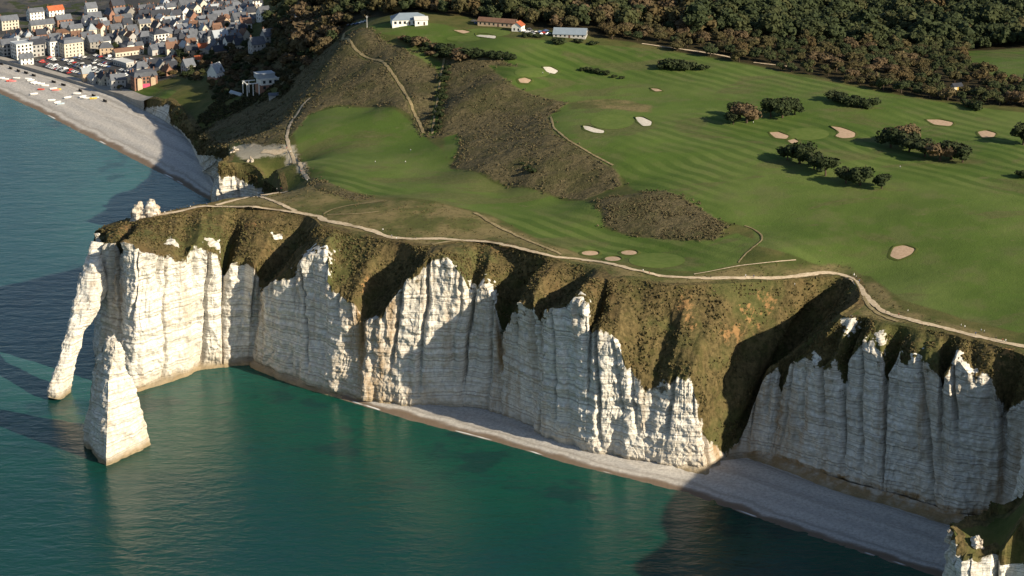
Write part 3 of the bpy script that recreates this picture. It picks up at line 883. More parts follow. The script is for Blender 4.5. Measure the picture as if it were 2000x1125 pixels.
# tufts and dwarf scrub clinging to the turf slopes
r_ = np.random.default_rng(99)
cand = np.argwhere((kind == 2)[:, None] & (chalk_a < -1.5) & (slope_h > 5)[None, :])
pick = cand[r_.integers(0, len(cand), 26000)]
tp = P[pick[:, 0], pick[:, 1]]
tn = up[pick[:, 1]]
dens = fbm(tp[:, 0] / 8, tp[:, 1] / 8, tp[:, 2] / 8, 2, 131)
keep_t = dens > -0.25
tp, tn, dens = tp[keep_t], tn[keep_t], dens[keep_t]
kq = 4
c_ = np.repeat(tp, kq, 0); sz_ = np.repeat(r_.uniform(0.25, 0.6, len(tp)) * (1 + 0.9 * np.clip(dens, 0, 1)), kq)
d_ = r_.normal(size=c_.shape) + np.repeat(tn, kq, 0) * 1.2; d_ /= np.linalg.norm(d_, axis=1, keepdims=True)
c_ = c_ + d_ * (sz_ * 0.6)[:, None]
n_ = d_ + r_.normal(size=d_.shape) * 0.5; n_ /= np.linalg.norm(n_, axis=1, keepdims=True)
t1_ = np.cross(n_, r_.normal(size=d_.shape)); t1_ /= np.linalg.norm(t1_, axis=1, keepdims=True); t2_ = np.cross(n_, t1_)
TUFT_V = np.stack([c_ - t1_ * sz_[:, None], c_ - t2_ * sz_[:, None], c_ + t1_ * sz_[:, None], c_ + t2_ * sz_[:, None]], 1).reshape(-1, 3)
TUFT_T = np.repeat(np.repeat(r_.random(len(tp)), kq), 4)
cl_me = np_mesh('chalk_cliff', P.reshape(-1, 3), grid_faces(NRW, NCOL), False,
                dict(chalk=chalk_a, stain=stn, ochre=ochre))
cliff = link('chalk_cliff', cl_me, M_chalk)
tag(cliff, kind='structure')

# ================================================================== SEA
sx = np.unique(np.concatenate([np.linspace(-9000, -800, 18), np.arange(-800, 500, 7.0), np.linspace(500, 9000, 18)]))
sy = np.unique(np.concatenate([np.linspace(-4000, 640, 14), np.arange(640, 2000, 7.0), np.linspace(2000, 16000, 22)]))
SX, SY = np.meshgrid(sx, sy)
SXr, SYr = SX.ravel(), SY.ravel()
coast = [tuple(p) for p in Bc[::24, :2]]
dc = seg_dist(SXr, SYr, coast, closed=False)
# south bay versus north bay: signed side of the headland axis
tipx, tipy = B3[30 + 1][0], B3[30 + 1][1]
a0 = at(120, 768, 0)
north = smooth(-60, 90, (SYr - a0[1]) * 0.95 - (SXr - a0[0]) * 0.35)
sea_me = np_mesh('sea', np.stack([SXr, SYr, np.zeros_like(SXr)], 1), grid_faces(len(sy), len(sx)), True, dict(shore=dc, north=north))
def sea_material():
    k = NT('sea_water', 0.22, 0.40)
    p = k.pos()
    sh = k.attr('shore'); no = k.attr('north')
    big = k.noise(p, 0.009, 3.0, 0.6, 0.4)
    med = k.noise(k.map(p, (0.035, 0.05, 0.05)), 1.0, 3.0, 0.6, 0.6)
    shn = k.math('ADD', sh, k.math('MULTIPLY', k.math('SUBTRACT', big, 0.5), 90.0))
    south = k.mix(k.step(shn, 5.0, 150.0), (0.005, 0.060, 0.040), (0.003, 0.038, 0.029))
    south = k.mix(k.math('MULTIPLY', k.step(big, 0.55, 0.7), 0.4), south, (0.004, 0.045, 0.045))
    norths = k.mix(k.step(shn, 20.0, 150.0), (0.030, 0.100, 0.090), (0.011, 0.054, 0.058))
    c = k.mix(no, south, norths)
    reef = k.math('MULTIPLY', k.step(k.noise(p, 0.022, 3.0, 0.6), 0.55, 0.63), k.math('SUBTRACT', 1.0, k.step(sh, 55.0, 120.0)))
    c = k.mix(k.math('MULTIPLY', reef, 0.5), c, (0.006, 0.020, 0.026))
    c = k.mix(k.math('MULTIPLY', k.step(med, 0.45, 0.7), 0.25), c, (0.006, 0.030, 0.036))
    k.color(c)
    k.b.inputs['IOR'].default_value = 1.33
    w1 = k.noise(k.map(p, (0.17, 0.30, 0.2)), 1.0, 4.0, 0.6, 0.5)
    w2 = k.noise(k.map(p, (0.05, 0.11, 0.1)), 1.0, 2.0, 0.5, 0.3)
    k.bump(k.math('ADD', k.math('MULTIPLY', w1, 0.8), k.math('MULTIPLY', w2, 1.2)), 0.5, 0.9)
    return k.m
sea = link('sea', sea_me, sea_material())
tag(sea, kind='structure')

# ================================================================== SHINGLE BEACHES
def beach_material():
    k = NT('shingle', 0.9, 0.15)
    p = k.pos()
    x, y, z = k.sep(p)
    e = k.attr('up')                                      # metres from the water's edge
    n = k.noise(p, 0.7, 5.0, 0.7)
    b = k.noise(p, 0.05, 3.0)
    en = k.math('ADD', e, k.math('MULTIPLY', k.math('SUBTRACT', b, 0.5), 10.0))
    c = k.mix(k.step(n, 0.3, 0.7), (0.33, 0.31, 0.285), (0.52, 0.49, 0.45))
    berm = k.noise1(en, 0.14, 2.0)
    c = k.mix(k.math('MULTIPLY', k.step(berm, 0.5, 0.66), 0.5), c, (0.22, 0.20, 0.175))
    wet = k.math('SUBTRACT', 1.0, k.step(en, 3.5, 7.5))
    c = k.mix(k.math('MULTIPLY', wet, 0.9), c, (0.15, 0.105, 0.07))
    foam = k.math('MULTIPLY', k.math('SUBTRACT', 1.0, k.step(k.math('ABSOLUTE', k.math('SUBTRACT', e, 1.1)), 0.25, 0.7)), k.step(k.noise(p, 0.035, 2.0), 0.56, 0.64))
    c = k.mix(k.math('MULTIPLY', foam, 0.9), c, (0.75, 0.76, 0.75))
    k.color(c)
    k.bump(n, 0.6, 0.4)
    return k.m
M_beach = beach_material()
def beach(name, water_px, back_world, crest=2.6, n_rows=46, step=1.6):
    W = np.array([at(px, py, 0.0) for px, py in water_px])
    def resample(A, n):
        d = np.concatenate([[0], np.cumsum(np.linalg.norm(np.diff(A[:, :2], axis=0), axis=1))])
        t = np.linspace(0, d[-1], n)
        return np.stack([np.interp(t, d, A[:, k]) for k in range(A.shape[1])], 1)
    n = int(np.linalg.norm(np.diff(W[:, :2], axis=0), axis=1).sum() / step)
    Wr, Br = blur(resample(W, n), 8), resample(np.array(back_world, float), n)
    Pb, upm = [], []
    for f in np.linspace(-0.12, 1, n_rows):
        Q = Wr * (1 - f) + Br * f
        wid = np.linalg.norm((Br - Wr)[:, :2], axis=1)
        m = f * wid
        zc = Br[:, 2]
        zz = np.where(m < 0, m * 0.14, zc * (1 - (1 - np.clip(f, 0, 1)) ** 1.6))
        zz = zz + 0.25 * np.sin(m * 0.45 + 2.0 * fbm(Q[:, 0] / 40, Q[:, 1] / 40, 0.1, 2, 5)) * smooth(4, 12, m) * (1 - smooth(0.85, 1, f)) + 0.12 * fbm(Q[:, 0] / 3, Q[:, 1] / 3, 0, 2, 6)
        Q = Q.copy(); Q[:, 2] = zz
        Pb.append(Q); upm.append(m)
    Pb = np.stack(Pb)
    me = np_mesh(name, Pb.reshape(-1, 3), grid_faces(n_rows, n), True, dict(up=np.stack(upm)))
    o = link(name, me, M_beach)
    tag(o, kind='structure')
    return o
sw = [(500,719),(560,738),(640,772),(720,796),(800,821),(900,846),(1000,872),(1100,903),(1200,928),(1350,966),(1500,1020),(1600,1052),(1700,1085),(1800,1116),(1900,1150),(2000,1180)]
sb = []
for px, py in sw:
    bpx = px
    yb = float(np.interp(bpx, [s[0] for s in ST], [s[1] for s in ST]))
    q = at(bpx, yb, 2.0)
    sb.append((q[0], q[1] + 4.0, 2.7 if px < 1440 else 1.3))
sb[-3] = (sb[-3][0] + 8, sb[-3][1] + 6, 1.3); sb[-2] = (222, 838, 1.3); sb[-1] = (262, 838, 1.3)
beach('shingle_cove', sw, sb)
nw = [(-420,-20),(-300,60),(-150,125),(0,183),(70,214),(150,256),(220,290),(290,326),(340,352),(385,378),(420,396),(450,420)]
nbk = [at(px, py, 5.2) for px, py in ((-420, -4),(-300, 20),(-150, 66),(0, 115),(60, 132),(120, 150),(238, 189),(300, 222),(372, 272),(390, 300),(412, 345),(426, 380))]
beach('town_beach', nw, nbk, n_rows=60)

# ================================================================== NEEDLE, ARCH, PINNACLES
def px_x(px, y, z):
    return (px - 1000.0) / FPX * (y * CP + (CAMZ - z) * SP)
def rock_mesh(name, Pr, closed_top=None, seed=0, amp=1.0, stain=0.05, chalk_val=40.0, veg_top=None):
    """rings (n_levels, n_around, 3) -> roughened rock mesh"""
    du = np.roll(Pr, -1, 1) - np.roll(Pr, 1, 1); dv = np.gradient(Pr, axis=0)
    Nn = np.cross(du, dv); Nn /= (np.linalg.norm(Nn, axis=2, keepdims=True) + 1e-9)
    ctr = Pr.mean(axis=1, keepdims=True)
    if ((Pr - ctr) * Nn).sum() < 0:
        Nn = -Nn
    x, y, z = Pr[..., 0], Pr[..., 1], Pr[..., 2]
    zs = z + 0.12 * x + 1.0 * fbm(x / 30, y / 30, 0.1, 1, seed + 3)
    d = (fbm(x / 8, y / 8, z / 22, 3, seed) * 1.5 + fbm(x / 2.4, y / 2.4, z / 2.4, 3, seed + 1) * 0.8
         + vnoise(zs / 2.4, .5, .5, seed + 2) * 0.45 + vnoise(zs / 0.9, .5, .5, seed + 4) * 0.25
         + np.floor(fbm(x / 6, y / 6, z / 9, 2, seed + 5) * 4) / 4 * 1.3 - 1.0 * np.abs(fbm(x / 4, y / 4, z / 5, 3, seed + 6)) + 0.35) * amp
    Pd = Pr + Nn * d[..., None]
    nl, na = Pr.shape[:2]
    V = Pd.reshape(-1, 3); F = grid_faces(nl, na, wrap=True)
    top = Pd[-1].mean(0) + np.array((0, 0, 0.3))
    V = np.vstack([V, top]); k = len(V) - 1
    capf = np.array([[(nl - 1) * na + j, (nl - 1) * na + (j + 1) % na, k, k] for j in range(na)])
    ch = np.full(len(V), chalk_val)
    if veg_top is not None:
        ch = np.where(V[:, 2] > veg_top, -3.0, chalk_val)
    me = bpy.data.meshes.new(name)
    faces = [tuple(f) for f in F] + [tuple(f[:3]) for f in capf]
    me.from_pydata([tuple(v) for v in V], [], faces)
    for an, av in (('chalk', ch), ('stain', np.full(len(V), stain)), ('ochre', np.zeros(len(V)))):
        a = me.attributes.new(an, 'FLOAT', 'POINT'); a.data.foreach_set('value', av.astype(np.float32))
    me.update()
    return me
def interp_levels(keys, n):
    keys = np.array(keys, float)
    t = np.linspace(0, len(keys) - 1, n)
    return np.stack([np.interp(t, np.arange(len(keys)), keys[:, j]) for j in range(keys.shape[1])], 1)

# free-standing needle: left, front-ridge and right outline surveyed at several heights
NL = [(168,893, 207,913, 296,876), (168,872, 208,890, 293,862), (167,845, 209,852, 285,838), (171,780, 211,792, 268,793), (177,735, 211,745, 250,755), (187,700, 219,710, 244,716), (196,682, 226,684, 241,690), (206,670, 224,670, 234,677), (211,666, 219,665, 224,667)]
keys = []
for i, (lx_, ly_, fx_, fy_, rx_, ry_) in enumerate(NL):
    yf = 948.0 + 14.0 * i / (len(NL) - 1)
    F = at_y(fx_, fy_, yf)
    f = max(0.0, 1 - max(F[2], 0) / 58.0)
    yl, yr = yf + 5 + 20 * f, yf + 2 + 25 * f
    Lw = (px_x(lx_, yl, F[2]), yl); Rw = (px_x(rx_, yr, F[2]), yr)
    Kw = (0.5 * (Lw[0] + Rw[0]) - 1, yf + 8 + 36 * f)
    keys.append((F[2], *Lw, F[0], F[1], *Rw, *Kw))
keys[0] = (-4.0,) + keys[0][1:]
lv = interp_levels(keys, 110)
rings = []
for row in lv:
    zc, pts = row[0], row[1:].reshape(4, 2)
    ring = []
    for a in range(4):
        p0, p1 = pts[a], pts[(a + 1) % 4]
        m = 22
        for t in np.arange(m) / m:
            q = p0 * (1 - t) + p1 * t
            bulge = 0.035 * math.sin(math.pi * t)
            e = p1 - p0
            q = q + bulge * np.array((e[1], -e[0])) * (1 if a in (0, 1) else 1)
            ring.append((q[0], q[1], zc))
    rings.append(ring)
needle = link('sea_stack', rock_mesh('sea_stack', np.array(rings), seed=201, amp=1.0, stain=.1), M_chalk)
tag(needle, 'pointed white chalk needle rising from the sea in front of the arch', 'sea stack')

# arch: a trunk of chalk that drops from the headland into the sea
AP = [(114,775,1041,15.5,9), (117,760,1042,15,8.5), (124,733,1044,13.5,7), (134,700,1047,12,6), (142,662,1051,13,5.5), (151,634,1054,15,5.5), (161,613,1057,20,6), (171,592,1061,25,6.5), (180,562,1065,26,7), (186,532,1070,22,8), (190,505,1074,18,7), (194,474,1077,14,5)]
ak = []
for px, py, yy, hw, dp in AP:
    c = at_y(px, py, yy)
    ak.append((*c, hw / 3.72, dp))
av = interp_levels(ak, 100)
tang = np.gradient(av[:, :3], axis=0)
rings = []
for i in range(len(av)):
    c, hw, dp = av[i, :3], av[i, 3], av[i, 4]
    t = tang[i] / np.linalg.norm(tang[i])
    side = np.cross(t, (0.25, 0.97, 0)); side /= np.linalg.norm(side)
    if side[0] < 0: side = -side
    dep = np.cross(t, side); dep /= np.linalg.norm(dep)
    ring = []
    for a in np.linspace(0, 2 * math.pi, 64, endpoint=False):
        ca, sa = math.cos(a), math.sin(a)
        e = 0.62
        ring.append(c + side * hw * math.copysign(abs(ca) ** e, ca) + dep * dp * math.copysign(abs(sa) ** e, sa))
    rings.append(ring)
arch = link('sea_arch', rock_mesh('sea_arch', np.array(rings), seed=301, amp=0.85, stain=.03), M_chalk)
tag(arch, 'slender chalk arch like a trunk reaching from headland into sea', 'sea arch')

# crag on top of the arch shoulder and the two pinnacles behind the brow
def crag_rock(name, base, w, d, h, seed, label, lean=(0, 0), stain=.12):
    rings = []
    for f in np.linspace(0, 1, 36):
        ring = []
        r = (1 - 0.3 * f) * (1 - max(0, f - 0.6) ** 1.4 * 2.6)
        for a in np.linspace(0, 2 * math.pi, 36, endpoint=False):
            k = r * (1 + 0.16 * math.sin(3 * a + seed) + 0.1 * math.sin(5 * a + 2 * seed))
            ring.append((base[0] + lean[0] * f + w * k * math.cos(a), base[1] + lean[1] * f + d * k * math.sin(a), base[2] - 3 + (h + 3) * f))
        rings.append(ring)
    o = link(name, rock_mesh(name, np.array(rings), seed=seed, amp=1.5, stain=.45), M_chalk)
    tag(o, label, 'rock')
    return o
q = at(274, 424, 71.5); crag_rock('rock_pinnacle', q, 4.6, 4.0, 9.0, 411, 'left of the twin weathered chalk pinnacles on the headland')
q = at(298, 421, 72.3); crag_rock('rock_pinnacle', q, 4.4, 4.0, 9.2, 423, 'right of the twin weathered chalk pinnacles on the headland')
q = at(262, 425, 70.5); crag_rock('rock_pinnacle', q, 2.4, 2.4, 5.6, 433, 'small chalk knob just left of the twin headland pinnacles')
q = at(194, 492, 58.0); crag_rock('rock_pinnacle', (q[0] + .5, q[1], q[2] - 6), 3.0, 3.6, 16.5, 443, 'craggy chalk shoulder rock above the sea arch', lean=(-1.4, 1))

# ================================================================== PATHS, GREENS, BUNKERS
def path_material(name, a, b):
    k = NT(name, 0.95, 0.1)
    p = k.pos()
    n = k.noise(p, 0.6, 4.0, 0.7)
    m = k.noise(p, 0.06, 3.0)
    c = k.mix(k.step(n, 0.3, 0.7), a, b)
    c = k.mix(k.math('MULTIPLY', k.step(m, 0.5, 0.7), 0.6), c, tuple(v * 0.55 for v in a))
    k.color(c)
    return k.m
M_path = {'chalk': path_material('trodden_chalk', (0.40, 0.31, 0.20), (0.60, 0.49, 0.35)), 'earth': path_material('trodden_earth', (0.19, 0.15, 0.075), (0.34, 0.27, 0.15))}
def lift(x, y):
    return ground(x, y)
def strip(name, q, wd, mat, dz=0.28, seed=0):
    d = np.concatenate([[0], np.cumsum(np.linalg.norm(np.diff(q[:, :2], axis=0), axis=1))])
    n = max(6, int(d[-1] / 1.6))
    t = np.linspace(0, d[-1], n)
    c = np.stack([np.interp(t, d, q[:, 0]), np.interp(t, d, q[:, 1])], 1)
    kk = min(5, n // 3)
    c = blur(c, kk) if n > 12 else c
    tg = np.gradient(c, axis=0); tg /= (np.linalg.norm(tg, axis=1, keepdims=True) + 1e-9)
    nn = np.stack([-tg[:, 1], tg[:, 0]], 1)
    rowsP = []
    for f in (-1.0, -0.5, 0.0, 0.5, 1.0):
        jit = 1 + 0.6 * fbm(c[:, 0] / 3.0, c[:, 1] / 3.0, f * 5, 2, seed)
        Q = c + nn * (wd * 0.5 * f * jit)[:, None]
        z_ = lift(Q[:, 0], Q[:, 1]) + (0.34 if abs(f) < 0.9 else 0.30)
        rowsP.append(np.concatenate([Q, z_[:, None]], 1))
    me = np_mesh(name, np.stack(rowsP).reshape(-1, 3), grid_faces(5, n)[:, ::-1], True)
    o = link(name, me, mat)
    tag(o, kind='structure')
    return o
for i, (q, wd, sf) in enumerate(PATHW):
    strip('footpath', q, wd * 1.15, M_path[sf], seed=i)

def green_material():
    k = NT('putting_green_turf', 0.95, 0.1)
    p = k.pos()
    n = k.noise(p, 0.3, 4.0)
    k.color(k.mix(k.step(n, 0.35, 0.65), (0.084, 0.122, 0.026), (0.104, 0.138, 0.034)))
    return k.m
M_green = green_material()
def patch_mesh(name, outline, dz_edge, dz_mid, rings=7, nseg=36, jitter=0.0):
    """draped patch of ground from a closed world outline"""
    o = np.array(outline)
    d = np.concatenate([[0], np.cumsum(np.linalg.norm(np.diff(np.vstack([o, o[:1]]), axis=0), axis=1))])
    t = np.linspace(0, d[-1], nseg, endpoint=False)
    oo = np.vstack([o, o[:1]])
    ring = np.stack([np.interp(t, d, oo[:, 0]), np.interp(t, d, oo[:, 1])], 1)
    ring = 0.25 * np.roll(ring, 1, 0) + 0.5 * ring + 0.25 * np.roll(ring, -1, 0)
    c = ring.mean(0)
    V = []
    for r in range(rings):
        f = 1 - r / rings
        Q = c + (ring - c) * f
        z_ = ground(Q[:, 0], Q[:, 1]) + dz_edge + (dz_mid - dz_edge) * min(1, (1 - f) * 2.5)
        V.append(np.concatenate([Q, z_[:, None]], 1))
    V = np.vstack(V)
    F = grid_faces(rings, nseg, wrap=True)
    V = np.vstack([V, [c[0], c[1], float(ground(c[0], c[1])) + dz_mid]])
    k = len(V) - 1
    cap = np.array([[(rings - 1) * nseg + j, (rings - 1) * nseg + (j + 1) % nseg, k, k] for j in range(nseg)])
    me = bpy.data.meshes.new(name)
    me.from_pydata([tuple(v) for v in V], [], [tuple(f) for f in F] + [tuple(f[:3]) for f in cap])
    me.polygons.foreach_set('use_smooth', [True] * len(me.polygons))
    return me, ring
def ell(px, py, rx, ry, n=20):
    return [(px + rx * math.cos(a), py + ry * math.sin(a)) for a in np.linspace(0, 2 * math.pi, n, endpoint=False)]
for e in ((1195,238,43,15), (1283,509,56,15), (1040,142,36,10), (950,64,48,9), (1578,262,42,12), (905,76,34,6), (1655,96,1,1)):
    if e[2] < 5: continue
    me, _ = patch_mesh('putting_green', [hit(*p)[:2] for p in ell(*e)], 0.12, 0.32)
    g = link('putting_green', me, M_green); tag(g, kind='structure')

def sand(name, a, b):
    k = NT(name, 0.95, 0.1)
    n = k.noise(k.pos(), 0.7, 4.0, 0.7)
    k.color(k.mix(k.step(n, 0.3, 0.7), a, b))
    return k.m
M_sand_w = sand('white_sand', (0.50, 0.45, 0.37), (0.66, 0.61, 0.52))
M_sand_p = sand('buff_sand', (0.36, 0.25, 0.165), (0.47, 0.34, 0.235))
def lip_mat():
    k = NT('bunker_lip_turf', 0.95, 0.1)
    n = k.noise(k.pos(), 0.8, 3.0)
    k.color(k.mix(n, (0.04, 0.06, 0.012), (0.085, 0.10, 0.025)))
    return k.m
M_lip = lip_mat()
BUNK = [
 ([(1138,246),(1150,247),(1165,252),(1181,256),(1178,261),(1158,259),(1142,253)], 'w', 'narrow white sand bunker left of the terrace putting green'),
 ([(1240,229),(1255,229),(1273,238),(1271,246),(1256,247),(1246,238)], 'w', 'kidney shaped white sand bunker right of the terrace putting green'),
 ([(1060,131),(1075,131),(1091,139),(1083,145),(1068,141)], 'w', 'white sand bunker beyond the scrub near standing golfers'),
 ([(1012,155),(1025,152),(1039,157),(1031,163),(1016,162)], 'p', 'small orange sand bunker above the scrub slope'),
 ([(928,66),(950,67),(969,71),(967,76),(945,73),(930,71)], 'w', 'long white sand bunker on the far green below the clubhouse'),
 ([(885,59),(905,59),(921,63),(905,66)], 'p', 'thin buff sand bunker on the far green below the clubhouse'),
 ([(1270,173),(1285,174),(1294,178),(1280,179)], 'p', 'sliver of buff sand in the open fairway below the bushes'),
 ([(1502,259),(1520,258),(1541,266),(1536,272),(1515,270)], 'p', 'buff sand bunker left of the green beside the pines'),
 ([(1538,275),(1552,272),(1560,277),(1546,281)], 'p', 'tiny buff sand bunker tucked above the dark pine clump'),
 ([(1620,247),(1640,249),(1656,254),(1671,260),(1669,269),(1646,271),(1630,266),(1641,259)], 'p', 'hooked buff sand bunker right of the green between the pine clumps'),
 ([(1808,234),(1835,234),(1863,240),(1856,247),(1825,244)], 'p', 'long buff sand bunker below the far hedge'),
 ([(1909,258),(1925,255),(1946,261),(1941,268),(1918,269)], 'p', 'oval buff sand bunker near the right edge of the course'),
 ([(1738,501),(1745,483),(1765,479),(1789,487),(1779,498),(1755,508)], 'p', 'heart shaped buff sand bunker alone in the near fairway'),
 (ell(1153,495,17,4.5), 'p', 'left one of the three pink sand bunkers by the cliff green'),
 (ell(1197,506,16,4.5), 'p', 'lowest one of the three pink sand bunkers by the cliff green'),
 (ell(1229,494,16,4.5), 'p', 'right one of the three pink sand bunkers by the cliff green'),
]
for pts, tone, label in BUNK:
    ol = [hit(*p)[:2] for p in pts]
    me, ring = patch_mesh('sand_bunker', ol, 0.22, 0.30, rings=5, nseg=30)
    b = link('sand_bunker', me, M_sand_w if tone == 'w' else M_sand_p)
    tag(b, label, 'sand bunker', 'sand bunkers on the golf course')
    c = ring.mean(0)
    n = len(ring)
    V = []
    far = (ring - c) @ np.array((0.5, 0.85)); far = np.clip(far / (np.abs(far).max() + 1e-6), 0, 1)
    for k_, (off, zz) in enumerate(((-0.25, 0.2), (0.15, 0.75), (0.7, 0.8), (1.8, 0.02))):
        dirv = (ring - c) / (np.linalg.norm(ring - c, axis=1, keepdims=True) + 1e-6)
        Q = ring + dirv * off
        V.append(np.concatenate([Q, (ground(Q[:, 0], Q[:, 1]) + 0.06 + zz * (0.25 + 0.75 * far))[:, None]], 1))
    lm = np_mesh('turf_lip', np.vstack(V), grid_faces(4, n, wrap=True), True)
    link('turf_lip', lm, M_lip, parent=b)

q = hit(458, 296); crag_rock('rock_outcrop', (q[0], q[1], q[2] - 1), 4.2, 2.6, 5.0, 453, 'low pale chalk outcrop above the shaded bay')
q = hit(489, 316); crag_rock('rock_outcrop', (q[0], q[1], q[2] - 1), 2.2, 1.8, 5.0, 463, 'small upright chalk block behind the bay cliff')

for px, py, z, w, d, h, sd, lb in ((1908, 1062, 57, 2.2, 2.0, 3.2, 473, 'bright chalk crag on the brow of the nearest headland'), (1862, 1046, 57, 2.2, 2.0, 3.6, 483, 'chalk knob at the left tip of the nearest headland')):
    q = at(px, py, z); crag_rock('rock_outcrop', q, w, d, h, sd, lb)

# ================================================================== VEGETATION
def leaf_material(name, dark, light, accent):
    k = NT(name, 0.85, 0.15)
    oi = k.node('ShaderNodeObjectInfo').outputs['Random']
    t = k.attr('tint')
    r = k.math('FRACT', k.math('ADD', oi, t))
    n = k.noise(k.pos(), 0.35, 3.0, 0.7)
    c = k.mix(k.step(n, 0.3, 0.7), dark, light)
    c = k.mix(k.math('MULTIPLY', k.step(r, 0.45, 1.0), 0.7), c, accent)
    k.color(c)
    return k.m
M_bark = plain('bark', (0.075, 0.055, 0.04), 0.95, 0.1, 0.35, 2.0)
M_leaf = {
 'pine': leaf_material('pine_needles', (0.012, 0.020, 0.008), (0.036, 0.048, 0.017), (0.030, 0.038, 0.016)),
 'brown': leaf_material('autumn_twigs', (0.058, 0.042, 0.023), (0.122, 0.086, 0.047), (0.096, 0.080, 0.038)),
 'olive': leaf_material('olive_leaves', (0.036, 0.034, 0.015), (0.080, 0.069, 0.029), (0.090, 0.062, 0.028)),
 'green': leaf_material('green_leaves', (0.019, 0.028, 0.013), (0.046, 0.058, 0.022), (0.060, 0.062, 0.024)),
}
def crown_arrays(seed, w, h, z0, n_leaf, leaf, lobes=8, flat=0.75):
    """leaf-sized faces over a cluster of lobes, round an uneven inner mass"""
    r_ = np.random.default_rng(seed)
    C = []
    for i in range(lobes):
        a = r_.uniform(0, 2 * math.pi); rr = math.sqrt(r_.uniform(0.02, 1)) * w * 0.33
        zc = z0 + (h - z0) * r_.uniform(0.28, 0.78) * (1 - 0.35 * rr / (w * 0.33))
        C.append((rr * math.cos(a), rr * math.sin(a), zc, w * r_.uniform(0.19, 0.31)))
    C = np.array(C)
    k = r_.integers(0, lobes, n_leaf)
    d = r_.normal(size=(n_leaf, 3)); d /= np.linalg.norm(d, axis=1, keepdims=True)
    d[:, 2] = np.where(d[:, 2] < -0.35, -d[:, 2], d[:, 2])
    rad = C[k, 3] * (0.82 + 0.3 * r_.random(n_leaf))
    ctr = C[k, :3] + d * rad[:, None] * np.array((1, 1, flat))
    nrm = d + r_.normal(size=(n_leaf, 3)) * 0.45
    nrm /= np.linalg.norm(nrm, axis=1, keepdims=True)
    t1 = np.cross(nrm, r_.normal(size=(n_leaf, 3))); t1 /= np.linalg.norm(t1, axis=1, keepdims=True)
    t2 = np.cross(nrm, t1)
    s = (leaf * r_.uniform(0.6, 1.3, n_leaf))[:, None]
    V = np.stack([ctr - t1 * s, ctr - t2 * s * 0.7, ctr + t1 * s, ctr + t2 * s * 0.7], 1).reshape(-1, 3)
    F = np.arange(n_leaf * 4).reshape(-1, 4)
    # inner mass, a low-poly ball per lobe
    vs, fs = [V], [F]
    off = len(V)
    na, nl = 7, 5
    for c in C:
        th = np.linspace(0.15, math.pi - 0.15, nl); ph = np.linspace(0, 2 * math.pi, na, endpoint=False)
        T_, P_ = np.meshgrid(th, ph, indexing='ij')
        rr = c[3] * 0.80 * (1 + 0.15 * r_.normal(size=T_.shape))
        b = np.stack([c[0] + rr * np.sin(T_) * np.cos(P_), c[1] + rr * np.sin(T_) * np.sin(P_), c[2] + rr * flat * np.cos(T_)], -1).reshape(-1, 3)
        vs.append(b); fs.append(grid_faces(nl, na, wrap=True)[:, ::-1] + off); off += len(b)
    return np.vstack(vs), np.vstack(fs)
def trunk_mesh(seed, w, h, z0):
    r_ = np.random.default_rng(seed)
    V, F = [], []
    def tube(p0, p1, r0, r1, n=6, m=3):
        p0, p1 = np.array(p0, float), np.array(p1, float)
        ax = p1 - p0; ax /= np.linalg.norm(ax)
        u = np.cross(ax, (0.3, 0.9, 0.2)); u /= np.linalg.norm(u); v = np.cross(ax, u)
        o = len(V)
        for i in range(m):
            f = i / (m - 1)
            c = p0 * (1 - f) + p1 * f + np.array((r_.normal() * 0.05, r_.normal() * 0.05, 0)) * (0 < i < m - 1)
            for a in range(n):
                t = 2 * math.pi * a / n
                V.append(c + (u * math.cos(t) + v * math.sin(t)) * (r0 * (1 - f) + r1 * f))
        F.extend((grid_faces(m, n, wrap=True) + o).tolist())
    fork = z0 + (h - z0) * 0.25
    tube((0, 0, -0.6), (0, 0, fork), 0.045 * w * 0.8 + 0.08, 0.03 * w * 0.8 + 0.05, 7, 4)
    for i in range(4):
        a = i * 1.57 + r_.uniform(0, 1)
        rr = w * r_.uniform(0.14, 0.26)
        tube((0, 0, fork - 0.4), (rr * math.cos(a), rr * math.sin(a), z0 + (h - z0) * r_.uniform(0.5, 0.8)), 0.028 * w * 0.7 + 0.04, 0.05, 5, 3)
    return np_mesh('trunk', np.array(V), np.array(F), True)
SPEC = {'pine': (9.5, 11.5, 1.2, 620, 0.62, 10, 0.85), 'brown': (9.0, 9.5, 0.8, 560, 0.55, 9, 0.85), 'olive': (9.0, 11.0, 1.4, 560, 0.62, 9, 0.9), 'green': (10.0, 13.5, 1.8, 620, 0.66, 10, 0.95), 'bush': (6.5, 4.2, 0.1, 360, 0.48, 7, 0.7)}
PROTO = {}
for kd, (w, h, z0, nl, lf, lb, fl) in SPEC.items():
    PROTO[kd] = []
    for v in range(3):
        Vc, Fc = crown_arrays(1000 + v * 7 + len(kd) * 31, w, h, z0, nl, lf, lb, fl)
        cm = np_mesh('crown', Vc, Fc, False)
        tm = trunk_mesh(50 + v, w, h, z0)
        cm.materials.append(M_leaf['pine' if kd == 'bush' else kd]); tm.materials.append(M_bark)
        PROTO[kd].append((tm, cm, h, w))
BROWN_BUSH = []
for v in range(2):
    Vc, Fc = crown_arrays(77 + v, 6.5, 4.2, 0.1, 360, 0.48, 7, 0.7)
    cm = np_mesh('crown', Vc, Fc, False); cm.materials.append(M_leaf['brown']); tm = trunk_mesh(90 + v, 6.5, 4.2, 0.3); tm.materials.append(M_bark)
    BROWN_BUSH.append((tm, cm, 4.2, 6.5))
PROTO['brownbush'] = BROWN_BUSH
